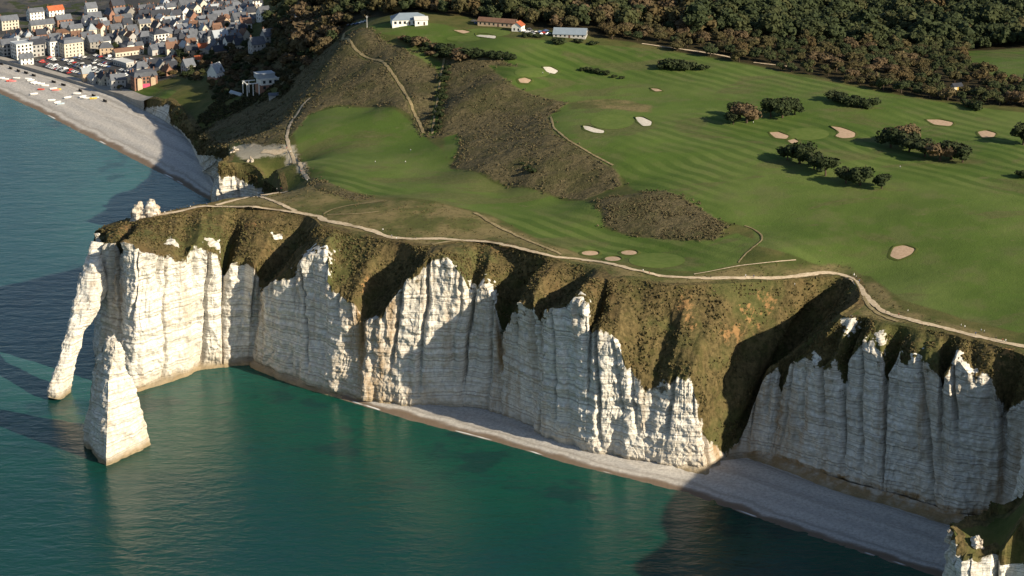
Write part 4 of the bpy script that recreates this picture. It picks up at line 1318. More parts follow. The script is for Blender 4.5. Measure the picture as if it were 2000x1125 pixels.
def plant_tree(x, y, kd, height, label, cat='tree', group=None, name='tree', wide=1.0, v=None, z=None):
    tm, cm, h, w = PROTO[kd][random.randrange(len(PROTO[kd])) if v is None else v]
    s = height / h
    if z is None:
        z = float(ground(x, y))
    e = empty(name, (x, y, z), random.uniform(0, 6.28))
    e.scale = (s * wide, s * wide, s)
    a = bpy.data.objects.new('trunk', tm); COL.objects.link(a); a.parent = e
    b = bpy.data.objects.new('crown', cm); COL.objects.link(b); b.parent = e
    tag(e, label, cat, group)
    return e
def tree_px(px, py, kd, height, label, cat='tree', group=None, name='tree', wide=1.0):
    wide = wide * 1.12
    q = hit(px, py)
    return plant_tree(q[0], q[1], kd, height * (1.22 if kd in ('pine', 'brown') else 1.1), label, cat, group, name, wide)
G1 = 'clump of trees above the bunkered green'
tree_px(1432,243,'pine',8,'low dark pine at the left end of the clump nearest the kidney bunker','tree',G1,'pine_tree',1.1)
tree_px(1458,240,'brown',12.5,'bare brown tree between dark pines left of the green','tree',G1,'bare_tree',1.15)
tree_px(1438,226,'pine',9,'dark pine behind the bare brown tree','tree',G1,'pine_tree')
tree_px(1505,229,'pine',12.5,'tall dark pine just right of the bare brown tree','tree',G1,'pine_tree')
tree_px(1528,230,'pine',13,'tallest dark pine in the middle of its clump above the green','tree',G1,'pine_tree',1.1)
tree_px(1552,224,'pine',10,'smaller dark pine at the right end of the clump above the green','tree',G1,'pine_tree')
G2 = 'dark bushes making a low clump in the far fairway'
for i, (px, py) in enumerate(((1628,196),(1648,202),(1670,206),(1694,208))):
    tree_px(px, py, 'bush', 6.0, ('leftmost','second from left','third from left','rightmost')[i] + ' dark bush of the oval clump below the far wood', 'bush', G2, 'bush', 1.25)
G3 = 'two part clump of trees at the right of the course'
for px, py, kd, hh, lb in ((1740,288,'pine',12,'dark pine at the left end of the right hand clump'),(1765,284,'brown',12.5,'brown topped tree behind the left pines of the right hand clump'),(1776,296,'pine',11.5,'dark pine in the left half of the right hand clump'),
    (1806,306,'pine',10.5,'dark pine just left of the bare tree in the right hand clump'),(1836,314,'brown',11.5,'bare brown tree amid the right half of the right hand clump'),(1858,312,'pine',11.5,'dark pine just right of the bare tree in the right hand clump'),(1880,317,'pine',9.5,'small dark pine at the right end of the right hand clump')):
    tree_px(px, py, kd, hh, lb, 'tree', G3, 'pine_tree' if kd == 'pine' else 'bare_tree', 1.2)
G4 = 'row of dark pines in the middle of the course'
for px, py, kd, hh, wd, lb in ((1538,312,'pine',9,1.1,'low dark pine at the left end of the slanting pine row'),(1562,319,'pine',13,1.1,'big dark pine near the left end of the slanting pine row'),(1590,331,'pine',10.5,1.0,'dark pine left of the middle of the slanting pine row'),
    (1612,343,'pine',11.5,1.05,'dark pine in the middle of the slanting pine row'),(1652,358,'pine',9.5,1.1,'dark pine right of the gap in the slanting pine row'),(1680,362,'pine',11.5,1.1,'tall dark pine in the right half of the slanting pine row'),(1722,368,'pine',8.5,1.15,'low dark pine at the right end of the slanting pine row')):
    tree_px(px, py, kd, hh, lb, 'tree', G4, 'pine_tree', wd)
G5 = 'dark bushes at the head of the course'
for i, (px, py, hh) in enumerate(((1292,134,5.5),(1310,135,7),(1328,136,6.5),(1346,136,5.5),(1374,137,4.0))):
    tree_px(px, py, 'bush', hh, ('leftmost','second from left','middle','fourth from left','small detached rightmost')[i] + ' dark bush of the clump below the pale track', 'bush', G5, 'bush', 1.05)
tree_px(1906,214,'bush',5.5,'dark bush ending the hedge beside the yellow hut','bush',None,'bush',1.2)
tree_px(1888,208,'bush',4.5,'dark hedge bush next to the yellow hut','bush',None,'bush',1.2)
tree_px(1998,283,'pine',13,'dark pine cut by the right edge of the picture, upper one','tree',None,'pine_tree')
tree_px(1996,348,'bush',4.5,'dark bush cut by the right edge of the picture','bush',None,'bush')
for i, (px, py, hh) in enumerate(((952,112,4),(966,113,5),(980,114,5),(996,116,4))):
    tree_px(px, py, 'bush', hh, ('leftmost','second','third','rightmost')[i] + ' bush of the dark row above the scrub valley', 'bush', 'bushes above the scrub valley', 'bush', 1.1)
for i, (px, py, hh) in enumerate(((1138,138,2.6),(1150,140,3.2),(1164,143,3.4),(1182,147,3.4),(1200,152,2.2),(1215,154,2.0))):
    tree_px(px, py, 'bush', hh, ('first','second','third','fourth','fifth','last')[i] + ' small bush, counted from the left, of the sparse row right of the white bunker', 'bush', 'sparse row of small bushes', 'bush')
for px, py, hh, lb in ((1088,86,4.5,'lone dark bush in front of the grey barn'),(1030,72,3.5,'low dark bush below the parked cars by the club'),(1052,74,3.0,'low dark hedge bush right of the parked cars'),(1130,84,3,'dark hedge bush right of the grey barn'),(1160,88,3,'dark hedge bush at the end of the barn hedge'),
                      (1040,338,2.6,'single dark bush in the brown bank above the fairway'),(1030,330,2.2,'smaller dark bush in the brown bank above the fairway'),(1020,322,1.8,'smallest dark bush in the brown bank above the fairway')):
    tree_px(px, py, 'bush', hh, lb, 'bush', None, 'bush', 1.3)

for i, py in enumerate(range(134, 262, 12)):
    tree_px(float(np.interp(py, [112, 140, 170, 215, 264], [876, 872, 866, 860, 856])), py, 'bush', 2.6 + 0.8 * (i % 3), ('first', 'second', 'third', 'fourth', 'fifth', 'sixth', 'seventh', 'eighth', 'ninth', 'tenth', 'eleventh')[i] + ' hedge bush from the top beside the green strip down the scrub valley', 'bush', 'hedge down the scrub valley', 'hedge_bush', 1.0)
for i, (px, py) in enumerate(((788, 80), (800, 83), (812, 86), (822, 90), (834, 92), (846, 97), (858, 98), (870, 101), (884, 103), (898, 106), (912, 109), (926, 112), (842, 108), (856, 112), (880, 112), (902, 116), (830, 101), (868, 108))):
    tree_px(px, py, 'bush' if i % 3 else 'brownbush', 3.6 + 0.9 * (i % 4), ('dark' if i % 3 else 'brown') + f' thicket bush {"along the top" if i < 12 else "in the lower part"} of the dark band below the clubhouse', 'bush', 'thicket below the clubhouse', 'thicket_bush', 1.25)
# ---- woodland: the trees that show largest as single trees, the mass behind as one body of wood
def scatter(polys, spacing, seed, n_try=60000, lim=None):
    r_ = np.random.default_rng(seed)
    pts = []
    for pl in polys:
        pa = np.array(pl)
        lo, hi = pa.min(0), pa.max(0)
        hi = np.minimum(hi, (560, 1980)); lo = np.maximum(lo, (-620, 900))
        c = r_.uniform(lo, hi, (n_try, 2))
        c = c[inside(c[:, 0], c[:, 1], pl)]
        cells = {}
        for p in c:
            sp = spacing * r_.uniform(0.8, 1.25)
            k = (int(p[0] // spacing), int(p[1] // spacing))
            if any((q[0] - p[0]) ** 2 + (q[1] - p[1]) ** 2 < sp * sp for i in (-1, 0, 1, -2, 2) for j in (-1, 0, 1, -2, 2) for q in cells.get((k[0] + i, k[1] + j), ())):
                continue
            cells.setdefault(k, []).append(p); pts.append(p)
    return np.array(pts)
wp = scatter(WOOD, 8.4, 3)
field = [FAIRWAY[2]]
ok = np.ones(len(wp), bool)
for pl in field:
    ok &= ~inside(wp[:, 0], wp[:, 1], pl)
BLD = [hit(798, 46), hit(975, 50), hit(1115, 68), hit(1045, 62), hit(700, 46), hit(1868, 172), hit(1020, 58), hit(1075, 66)]
for q in BLD:
    ok &= (wp[:, 0] - q[0]) ** 2 + (wp[:, 1] - q[1]) ** 2 > 17 ** 2
for q, wd, sf in PATHW:
    ok &= seg_dist(wp[:, 0], wp[:, 1], q, closed=False) > 5.0
wp = wp[ok]
# visible ones only (in the picture with a margin)
dd = wp[:, 1] * CP + (CAMZ - 95) * SP
upx = 1000 + FPX * wp[:, 0] / dd
wp = wp[(upx > 380) & (upx < 2200)]
dist_edge = np.min([np.abs(sdf(wp[:, 0], wp[:, 1], pl)) for pl in WOOD], axis=0)
order = np.argsort(wp[:, 1] + 0.0 * dist_edge + np.where(wp[:, 0] < -60, 120, 0))
def wood_kind(x, y, r_):
    px = 1000 + FPX * x / (y * CP + (CAMZ - 95) * SP)
    e = np.clip(0.5 + 0.85 * float(fbm(x / 26.0, y / 26.0, 0.4, 2, 77)) + r_.uniform(-.28, .28), 0, 1)
    if px < 760:
        return 'brown' if e < 0.34 else ('olive' if e < 0.78 else 'green')
    if px < 1350:
        return 'olive' if 0.25 < e < 0.68 else ('brown' if e <= 0.25 else 'green')
    deep = smooth(1400, 1500, y)
    return 'green' if e > 0.62 - 0.42 * deep else ('olive' if e > 0.2 - .2 * deep else 'brown')
r_ = np.random.default_rng(5)
N_IND = 270
def wood_place(x, y):
    px = 1000 + FPX * x / (y * CP + (CAMZ - 95) * SP)
    for lim, t in ((560, 'on the slope above the town'), (660, 'on the hill left of the parking lay-by'), (760, 'beside the parking lay-by'), (900, 'behind the grey roofed clubhouse'), (1010, 'behind the long low brick building'), (1180, 'behind the grey barn'),
                   (1440, 'behind the pale track'), (1600, 'past the right end of the pale track'), (1760, 'above the oval bush clump'), (1900, 'left of the yellow hut'), (9999, 'below the bright far field')):
        if px < lim:
            return t
WL = {'brown': 'bare brown', 'olive': 'olive brown autumn', 'green': 'dark green'}
stuffV, stuffF, stuffT, stuffM, off = [], [], [], [], 0
KIDX = {'brown': 0, 'olive': 1, 'green': 2}
LOD = {kd: [crown_arrays(300 + v + len(kd) * 9, SPEC[kd][0], SPEC[kd][1], SPEC[kd][2], 230, 0.85, 8, SPEC[kd][6]) for v in range(4)] for kd in KIDX}
for n_, idx in enumerate(order):
    x, y = wp[idx]
    kd = wood_kind(x, y, r_)
    front = n_ < N_IND
    hh = r_.uniform(6.0, 11.5) if front else float(np.clip(11.5 * math.exp(r_.normal() * 0.26), 6, 22)) * (1.25 if kd == 'green' else 1.0)
    if front:
        plant_tree(x, y, kd, hh, ('tall ' if hh > 9.2 else 'low ') + WL[kd] + ' tree at woodland edge ' + wood_place(x, y), 'tree', 'trees along the near edge of the wood', 'woodland_tree', r_.uniform(1.05, 1.3))
    else:
        V, F = LOD[kd][r_.integers(0, 4)]
        s = hh / SPEC[kd][1]; a = r_.uniform(0, 6.28); wd = s * r_.uniform(1.0, 1.25)
        ca, sa = math.cos(a) * wd, math.sin(a) * wd
        W = np.stack([V[:, 0] * ca - V[:, 1] * sa + x, V[:, 0] * sa + V[:, 1] * ca + y, V[:, 2] * s + float(ground(x, y)) - 0.5], 1)
        stuffV.append(W); stuffF.append(F + off); stuffT.append(np.full(len(V), r_.random())); stuffM.append(np.full(len(F), KIDX[kd])); off += len(V)
wood_me = np_mesh('woodland', np.vstack(stuffV), np.vstack(stuffF), False, dict(tint=np.concatenate(stuffT)), np.concatenate(stuffM))
wood = link('woodland', wood_me, [M_leaf['brown'], M_leaf['olive'], M_leaf['green']])
tag(wood, 'mass of autumn woodland filling the ground behind the golf course', 'woodland', kind='stuff')

# ---- bramble and gorse: leaf clumps over the heathy banks
def clumps(polys, n, seed, size, name, mat, label, extra_avoid=True, zlift=0.4):
    r_ = np.random.default_rng(seed)
    P_ = []
    for pl in polys:
        pa = np.array(pl); lo, hi = pa.min(0), pa.max(0)
        area = (hi - lo).prod()
        c = r_.uniform(lo, hi, (n, 2)); c = c[inside(c[:, 0], c[:, 1], pl)]
        P_.append(c + r_.normal(size=c.shape) * 1.8)
    c = np.vstack(P_)
    keep = fbm(c[:, 0] / 9, c[:, 1] / 9, 0.5, 2, seed) > -0.12
    for q, wd, sf in PATHW:
        keep &= seg_dist(c[:, 0], c[:, 1], q, closed=False) > wd * 0.5 + size * 0.9
    c = c[keep]
    m = len(c)
    k = 7
    big = np.repeat(c, k, 0)
    sz = np.repeat(size * r_.uniform(0.5, 1.4, m), k)
    d = r_.normal(size=(m * k, 3)); d[:, 2] = np.abs(d[:, 2]); d /= np.linalg.norm(d, axis=1, keepdims=True)
    gz = ground(big[:, 0], big[:, 1]) + zlift
    ctr = np.stack([big[:, 0], big[:, 1], gz], 1) + d * (sz * 0.7)[:, None]
    nr = d + r_.normal(size=d.shape) * 0.4; nr /= np.linalg.norm(nr, axis=1, keepdims=True)
    t1 = np.cross(nr, r_.normal(size=d.shape)); t1 /= np.linalg.norm(t1, axis=1, keepdims=True); t2 = np.cross(nr, t1)
    s = (sz * 0.62)[:, None]
    V = np.stack([ctr - t1 * s, ctr - t2 * s, ctr + t1 * s, ctr + t2 * s], 1).reshape(-1, 3)
    me = np_mesh(name, V, np.arange(len(V)).reshape(-1, 4), False, dict(tint=np.repeat(np.repeat(r_.random(m), k), 4)))
    o = link(name, me, mat)
    tag(o, label, 'scrub', kind='stuff')
    return o
M_scrub = leaf_material('bramble_leaves', (0.062, 0.053, 0.028), (0.138, 0.110, 0.060), (0.086, 0.088, 0.038))
M_scrub_g = leaf_material('gorse_leaves', (0.018, 0.022, 0.009), (0.055, 0.056, 0.022), (0.075, 0.055, 0.028))
clumps(SCRUB[:1], 26000, 5, 0.6, 'bramble_scrub', M_scrub, 'brown bramble and dead bracken covering the slopes above the fairway')
clumps([SCRUB[1], SCRUB[3]], 5000, 6, 0.5, 'bramble_scrub', M_scrub, 'brown bramble on the knoll and the bank beside the cliff green')
HILL = [poly(p) for p in ([(440,180),(480,165),(560,130),(640,90),(690,60),(600,125),(560,182),(500,203),(420,238),(395,262),(380,240),(420,200)],)]
HILL.append(SCRUB[2])
clumps(HILL, 9000, 7, 0.9, 'gorse_scrub', M_scrub_g, 'dark green and brown gorse on the hillside above the beach')

M_tuft = leaf_material('cliff_tuft_leaves', (0.062, 0.052, 0.020), (0.160, 0.122, 0.056), (0.085, 0.082, 0.030))
tf = link('cliff_tufts', np_mesh('cliff_tufts', TUFT_V, np.arange(len(TUFT_V)).reshape(-1, 4), False, dict(tint=TUFT_T)), M_tuft)
tag(tf, 'tussocks and dwarf scrub on the steep turf above the chalk', 'tussocks', kind='stuff')
clumps(DRY[:1], 16000, 15, 0.32, 'dry_tussocks', M_tuft, 'dry tussocky grass along the cliff top', zlift=0.1)

# ================================================================== TOWN
def wallmat(name, col, var=0.12): return plain(name, col, 0.9, 0.15, var, 0.35)
M_w = {'white': wallmat('white_render', (0.74, 0.72, 0.67)), 'cream': wallmat('cream_render', (0.58, 0.53, 0.43)), 'grey': wallmat('grey_render', (0.40, 0.39, 0.37)),
       'brick': wallmat('red_brick', (0.31, 0.17, 0.12), .2), 'buff': wallmat('buff_brick', (0.48, 0.36, 0.25), .2), 'flint': wallmat('flint_wall', (0.30, 0.28, 0.25), .2)}
M_r = {'slate': wallmat('slate_roof', (0.12, 0.13, 0.15), .3), 'dslate': wallmat('dark_slate_roof', (0.05, 0.055, 0.068), .25), 'tile': wallmat('orange_tile_roof', (0.42, 0.12, 0.055), .25), 'btile': wallmat('brown_tile_roof', (0.17, 0.10, 0.07), .25),
       'zinc': wallmat('zinc_roof', (0.33, 0.36, 0.39), .15), 'pale': wallmat('pale_flat_roof', (0.50, 0.50, 0.48), .15), 'metal': wallmat('blue_grey_sheet_roof', (0.20, 0.245, 0.29), .12)}
M_glass = plain('window_glass', (0.03, 0.035, 0.04), 0.15, 0.5, 0.3)
M_frame = plain('painted_frame', (0.70, 0.69, 0.66), 0.6, 0.3, 0.1)
M_door = plain('door_paint', (0.12, 0.06, 0.05), 0.6, 0.3, 0.4)
def bm_boxes(name, boxes):
    """axis-aligned boxes (x0,x1,y0,y1,z0,z1) -> one mesh"""
    V, F = [], []
    for (x0, x1, y0, y1, z0, z1) in boxes:
        o = len(V)
        V += [(x0, y0, z0), (x1, y0, z0), (x1, y1, z0), (x0, y1, z0), (x0, y0, z1), (x1, y0, z1), (x1, y1, z1), (x0, y1, z1)]
        F += [(o, o + 3, o + 2, o + 1), (o + 4, o + 5, o + 6, o + 7), (o, o + 1, o + 5, o + 4), (o + 1, o + 2, o + 6, o + 5), (o + 2, o + 3, o + 7, o + 6), (o + 3, o, o + 4, o + 7)]
    me = bpy.data.meshes.new(name); me.from_pydata(V, [], F); me.update()
    return me
WIN_ME = bm_boxes('window', [(-0.55, 0.55, -0.05, 0.07, -0.8, 0.8)]); WIN_ME.materials.append(M_glass)
WIN_BIG = bm_boxes('window', [(-0.85, 0.85, -0.05, 0.07, -0.95, 0.95)]); WIN_BIG.materials.append(M_glass)
DOOR_ME = bm_boxes('door', [(-0.6, 0.6, -0.05, 0.09, 0, 2.2)]); DOOR_ME.materials.append(M_door)
CHIM_ME = bm_boxes('chimney', [(-0.5, 0.5, -0.35, 0.35, -1.5, 0.8), (-0.6, 0.6, -0.45, 0.45, 0.8, 1.0), (-0.4, -0.1, -0.2, 0.2, 1.0, 1.4), (0.1, 0.4, -0.2, 0.2, 1.0, 1.4)]); CHIM_ME.materials.append(plain('sooty_brick', (0.17, 0.10, 0.075), .9, .1, .3))
def add_part(name, me, parent, loc=(0, 0, 0), rz=0.0):
    o = bpy.data.objects.new(name, me); COL.objects.link(o); o.parent = parent; o.location = loc; o.rotation_euler = (0, 0, rz)
    return o
def roof_mesh(kind, w, d, h, rise, ov=0.45):
    W, D = w / 2 + ov, d / 2 + ov
    th = 0.28
    z0 = h - ov * rise / (d / 2) if kind == 'gable' else h
    if kind == 'gable':
        V = [(-W, -D, z0), (W, -D, z0), (W, 0, h + rise), (-W, 0, h + rise), (-W, D, z0), (W, D, z0)]
    elif kind == 'hip':
        rx = max(0.3, w / 2 - d / 2 * 0.75)
        V = [(-W, -D, h - .1), (W, -D, h - .1), (W, D, h - .1), (-W, D, h - .1), (-rx, 0, h + rise), (rx, 0, h + rise)]
    elif kind == 'mansard':
        a, b = W - 1.1, D - 1.1
        V = [(-W, -D, h), (W, -D, h), (W, D, h), (-W, D, h), (-a, -b, h + rise * .72), (a, -b, h + rise * .72), (a, b, h + rise * .72), (-a, b, h + rise * .72), (-a * .6, 0, h + rise), (a * .6, 0, h + rise)]
    else:
        return bm_boxes('roof', [(-W, W, -D, D, h, h + 0.35), (-W, W, -D, -D + .25, h + .35, h + .7), (-W, W, D - .25, D, h + .35, h + .7), (-W, -W + .25, -D + .25, D - .25, h + .35, h + .7), (W - .25, W, -D + .25, D - .25, h + .35, h + .7)])
    if kind == 'gable':
        n = len(V)
        V2 = V + [(x, y, z - th) for x, y, z in V]
        F = [(0, 1, 2, 3), (3, 2, 5, 4), (n, n + 3, n + 2, n + 1), (n + 3, n + 4, n + 5, n + 2), (0, n, n + 1, 1), (4, 5, n + 5, n + 4), (0, 3, n + 3, n), (3, 4, n + 4, n + 3), (1, n + 1, n + 2, 2), (2, n + 2, n + 5, 5)]
    elif kind == 'hip':
        V2 = V; F = [(0, 1, 5, 4), (2, 3, 4, 5), (1, 2, 5), (3, 0, 4), (0, 3, 2, 1)]
    else:
        V2 = V; F = [(0, 1, 5, 4), (1, 2, 6, 5), (2, 3, 7, 6), (3, 0, 4, 7), (4, 5, 9, 8), (6, 7, 8, 9), (5, 6, 9), (7, 4, 8), (0, 3, 2, 1)]
    me = bpy.data.meshes.new('roof'); me.from_pydata(V2, [], F); me.update()
    return me
def wall_mesh(kind, w, d, h, rise):
    x, y = w / 2, d / 2
    V = [(-x, -y, -2.5), (x, -y, -2.5), (x, y, -2.5), (-x, y, -2.5), (-x, -y, h), (x, -y, h), (x, y, h), (-x, y, h)]
    F = [(0, 1, 5, 4), (2, 3, 7, 6), (0, 3, 2, 1)]
    if kind == 'gable':
        V += [(-x, 0, h + rise - 0.25), (x, 0, h + rise - 0.25)]
        F += [(1, 2, 6, 9, 5), (3, 0, 4, 8, 7)]
    else:
        F += [(1, 2, 6, 5), (3, 0, 4, 7)]
    me = bpy.data.meshes.new('wall'); me.from_pydata(V, [], F); me.update()
    return me
MESH_CACHE = {}
def house(loc, rz, w, d, h, kind='gable', rise=3.5, wall='white', roof='slate', chim=1, wins=True, label='', cat='house', group=None, name='house', big=False, step=2.9):
    e = empty(name, loc, rz)
    key = (kind, round(w, 1), round(d, 1), round(h, 1), round(rise, 1))
    wm = wall_mesh(kind, w, d, h, rise); wm.materials.append(M_w[wall])
    rm = roof_mesh(kind, w, d, h, rise); rm.materials.append(M_r[roof])
    add_part('wall', wm, e); rp = add_part('roof', rm, e)
    for c in range(chim):
        cx = (-1 if c % 2 == 0 else 1) * (w / 2 - 0.9)
        add_part('chimney', CHIM_ME, rp, (cx, 0.6, h + rise + 0.2))
    if wins:
        floors = max(1, int(h / 2.8))
        done_door = False
        for side in range(4):
            ang = rz + (0, math.pi / 2, math.pi, -math.pi / 2)[side]
            nx, ny = math.sin(ang), -math.cos(ang)           # outward normal of that side in the world
            if ny > 0.35 or (nx < -0.55 and ny > -0.2):
                continue
            L = w if side in (0, 2) else d
            off = d / 2 if side in (0, 2) else w / 2
            k = max(1, int((L - 1.2) / step))
            for f in range(floors):
                for i in range(k):
                    t = (i - (k - 1) / 2) * (L - 1.0) / k
                    a = (0, math.pi / 2, math.pi, -math.pi / 2)[side]
                    lx_, ly_ = t * math.cos(a) + off * math.sin(a), t * math.sin(a) - off * math.cos(a)
                    if f == 0 and not done_door and i == k // 2:
                        add_part('door', DOOR_ME, e, (lx_, ly_, 0.0), a); done_door = True
                        continue
                    add_part('window', WIN_BIG if big else WIN_ME, e, (lx_, ly_, 1.55 + f * (h - 0.4) / floors), a)
    tag(e, label, cat, group)
    return e
u_dir = at(240, 192, 6) - at(0, 119, 6); U_ANG = math.atan2(u_dir[1], u_dir[0])
TAKEN = []
def put(px, py, w, d, h, rz=None, z=None, **kw):
    q = hit(px, py)
    if rz is None: rz = U_ANG
    TAKEN.append((q[0], q[1], max(w, d) * 0.55))
    return house((q[0], q[1], q[2]), rz, w, d, h, **kw)
A0 = R(32)   # street fronts that catch the sun look to the right and towards the viewer
KEY = [
 (44,112,15,12,13,'flat',0.5,'white','zinc',0,'tall white rendered block with flat roof at the head of the beach'),
 (18,106,14,10,10,'gable',4,'grey','slate',1,'grey house with white gable left of the tall white block'),
 (72,108,12,10,11,'gable',3.5,'grey','dslate',1,'dark grey shaded block right of the tall white block'),
 (104,107,8,12,13,'hip',3,'white','slate',1,'narrow tall white house facing the car park'),
 (140,108,18,12,12,'mansard',4,'cream','slate',2,'large pale hotel with many windows above the car park'),
 (185,98,12,11,9,'gable',5,'flint','slate',1,'grey steep roofed house right of the pale hotel'),
 (204,95,9,8,8,'gable',3,'white','slate',1,'bright white gabled house beside the long low building'),
 (250,107,26,8,4.5,'gable',2.2,'cream','btile',0,'long low cream building along the back of the car park'),
 (272,102,6,7,7,'gable',2.5,'white','slate',1,'small white gable house at the right end of the long low building'),
 (312,90,14,12,12,'hip',3,'white','dslate',1,'tall white square block right of the long low building'),
 (82,60,22,9,7,'gable',3.5,'cream','slate',2,'long cream terrace with grey roof in the middle of the town'),
 (124,50,14,9,7,'gable',3.5,'brick','slate',1,'red brick terrace joined to the long cream terrace'),
 (108,30,15,8,6,'gable',3.5,'white','tile',1,'house with bright orange tiled roof in the back of the town'),
 (70,40,14,9,9,'gable',3,'white','slate',1,'white three storey house left of the orange roof'),
 (18,56,16,9,9,'gable',3.5,'cream','slate',1,'cream house at the left edge of the town'),
 (178,30,10,9,8,'gable',4.5,'white','slate',1,'white pointed gable house in the back of the town'),
 (230,26,12,9,9,'gable',5,'brick','dslate',1,'brick house with two pale gables in the back of the town'),
 (240,46,16,8,6,'gable',3,'white','slate',0,'white house with long roof in the middle of the town'),
 (334,28,9,8,8,'gable',3,'white','slate',1,'bright white gable house right of the town centre'),
 (345,44,9,8,8,'gable',4,'white','dslate',1,'white timbered gable house right of the town centre'),
 (282,58,11,8,7,'gable',3,'cream','slate',1,'yellow cream house behind the tall white square block'),
 (226,72,9,8,8,'gable',4,'cream','slate',1,'cream gable house above the long low building'),
 (258,74,9,8,8,'gable',4,'buff','slate',1,'buff brick gable house above the long low building'),
 (120,76,14,9,6,'hip',3,'buff','btile',1,'buff house with brown hipped roof behind the pale hotel'),
 (148,66,12,8,6,'gable',3,'cream','slate',1,'cream house with grey roof behind the pale hotel'),
 (498,24,7,8,12,'gable',5,'white','dslate',0,'tall pale gabled villa at the right end of the town'),
 (515,38,10,9,7,'gable',5,'white','slate',1,'white half timbered villa below the tall pale villa'),
 (400,52,14,9,7,'gable',3.5,'cream','slate',1,'cream house with long slate roof right of the town centre'),
 (430,44,14,9,8,'gable',3.5,'white','slate',1,'white house with grey roof near the wooded slope'),
 (468,52,13,10,8,'gable',5,'grey','slate',1,'grey steep roofed villa below the wooded slope'),
 (430,88,13,10,8,'gable',5.5,'grey','zinc',1,'tall grey slate villa above the garden trees'),
 (372,94,9,7,6,'gable',3,'grey','btile',1,'small house with brown roof above the seafront'),
 (395,102,8,7,5,'gable',3,'cream','tile',1,'low house with red tiled roof by the garden trees'),
 (388,124,7,6,4.5,'gable',2.5,'cream','tile',0,'little red roofed shed house on the slope path'),
]
for px, py, w, d, h, kd, rise, wl, rf, ch, lb in KEY:
    put(px, py, w, d, h, rz=A0 + random.uniform(-.08, .08) + (0 if w >= d else 0), kind=kd, rise=rise, wall=wl, roof=rf, chim=ch, label=lb, cat='building' if ('block' in lb or 'hotel' in lb) else 'house', name='apartment_block' if 'block' in lb else ('hotel' if 'hotel' in lb else 'town_house'), big=('block' in lb))
# brick seafront hotel with twin bays
q = hit(282, 168)
e = house((q[0], q[1], q[2]), A0 - .1, 19, 11, 9, 'mansard', 4.5, 'brick', 'slate', 2, True, 'orange brick seafront hotel with slate roof above the beach lawn', 'hotel', None, 'hotel', True)
for bx in (-5.5, 5.5):
    bm_ = bm_boxes('bay', [(-2, 2, -7.0, -5.5, -2, 8.2)]); bm_.materials.append(M_w['buff']); add_part('bay', bm_, e, (bx, 0, 0))
    rb = roof_mesh('gable', 4.2, 3, 8.2, 2.4, .2); rb.materials.append(M_r['slate']); add_part('bay_roof', rb, e, (bx, -5.2, 0), math.pi / 2)
gd = bm_boxes('ground_floor', [(-3.2, 3.2, -6.1, -5.52, 0, 3.0)]); gd.materials.append(plain('pink_shopfront', (0.45, 0.07, 0.14), .7)); add_part('ground_floor', gd, e)
TAKEN.append((q[0], q[1], 13))
# villas on the hillside
q = hit(422, 152); z_ = q[2]
e = house((q[0], q[1], z_), R(60), 10, 9, 5.5, 'gable', 6.5, 'white', 'zinc', 1, True, 'white villa with steep grey roof on the slope above the beach', 'villa', None, 'villa')
rb = roof_mesh('gable', 9.6, 5, 5.5, 4.8, .3); rb.materials.append(M_r['zinc']); add_part('cross_roof', rb, e, (0, 0, 0), math.pi / 2)
bb = bm_boxes('base_course', [(-5.1, 5.1, -4.6, 4.6, -3.0, 1.4)]); bb.materials.append(M_w['brick']); add_part('base_course', bb, e)
TAKEN.append((q[0], q[1], 9))
q = hit(516, 178)
v = empty('villa', (q[0], q[1], q[2] + 2.0), R(24), 1.15)
def vp(name, boxes, mat):
    m_ = bm_boxes(name, boxes); m_.materials.append(mat); return add_part(name, m_, v)
vp('ground_floor', [(-4, 9, -4, 6, -3, 3.0)], M_w['brick'])
wl_ = vp('upper_wall', [(-3.2, 9.05, -4.05, 6.05, 3.0, 6.6)], M_w['white'])
vp('roof', [(-4.5, 7, -1.5, 6.5, 6.6, 9.6), (-4.8, 7.3, -1.8, 6.8, 9.6, 9.9)], M_r['zinc'])
vp('balcony_rail', [(-3.2, 9.1, -4.3, -4.12, 6.6, 7.4)], M_frame)
for bx, by in ((-12.5, -4), (-8.5, -4), (-4.6, -4), (-12.5, 5), (-8.5, 5)):
    vp('terrace_post', [(bx - .25, bx + .25, by - .25, by + .25, -3, 4.6)], M_frame)
vp('terrace_beam', [(-12.8, -4.3, -4.3, -3.8, 4.6, 5.1), (-12.8, -4.3, 4.8, 5.3, 4.6, 5.1), (-12.8, -12.3, -3.8, 4.8, 4.6, 5.1)], M_frame)
for bx in (-1.0, 3.0, 6.5):
    add_part('window', WIN_BIG, v, (bx, -4.08, 5.0)); add_part('window', WIN_BIG, v, (bx, -4.03, 1.4))
tag(v, 'modern white villa with grey upper storey and open terrace frame', 'villa')
TAKEN.append((q[0], q[1], 14)); TAKEN.append((q[0] + 14, q[1] - 10, 12)); TAKEN.append((q[0] + 26, q[1] - 18, 8))
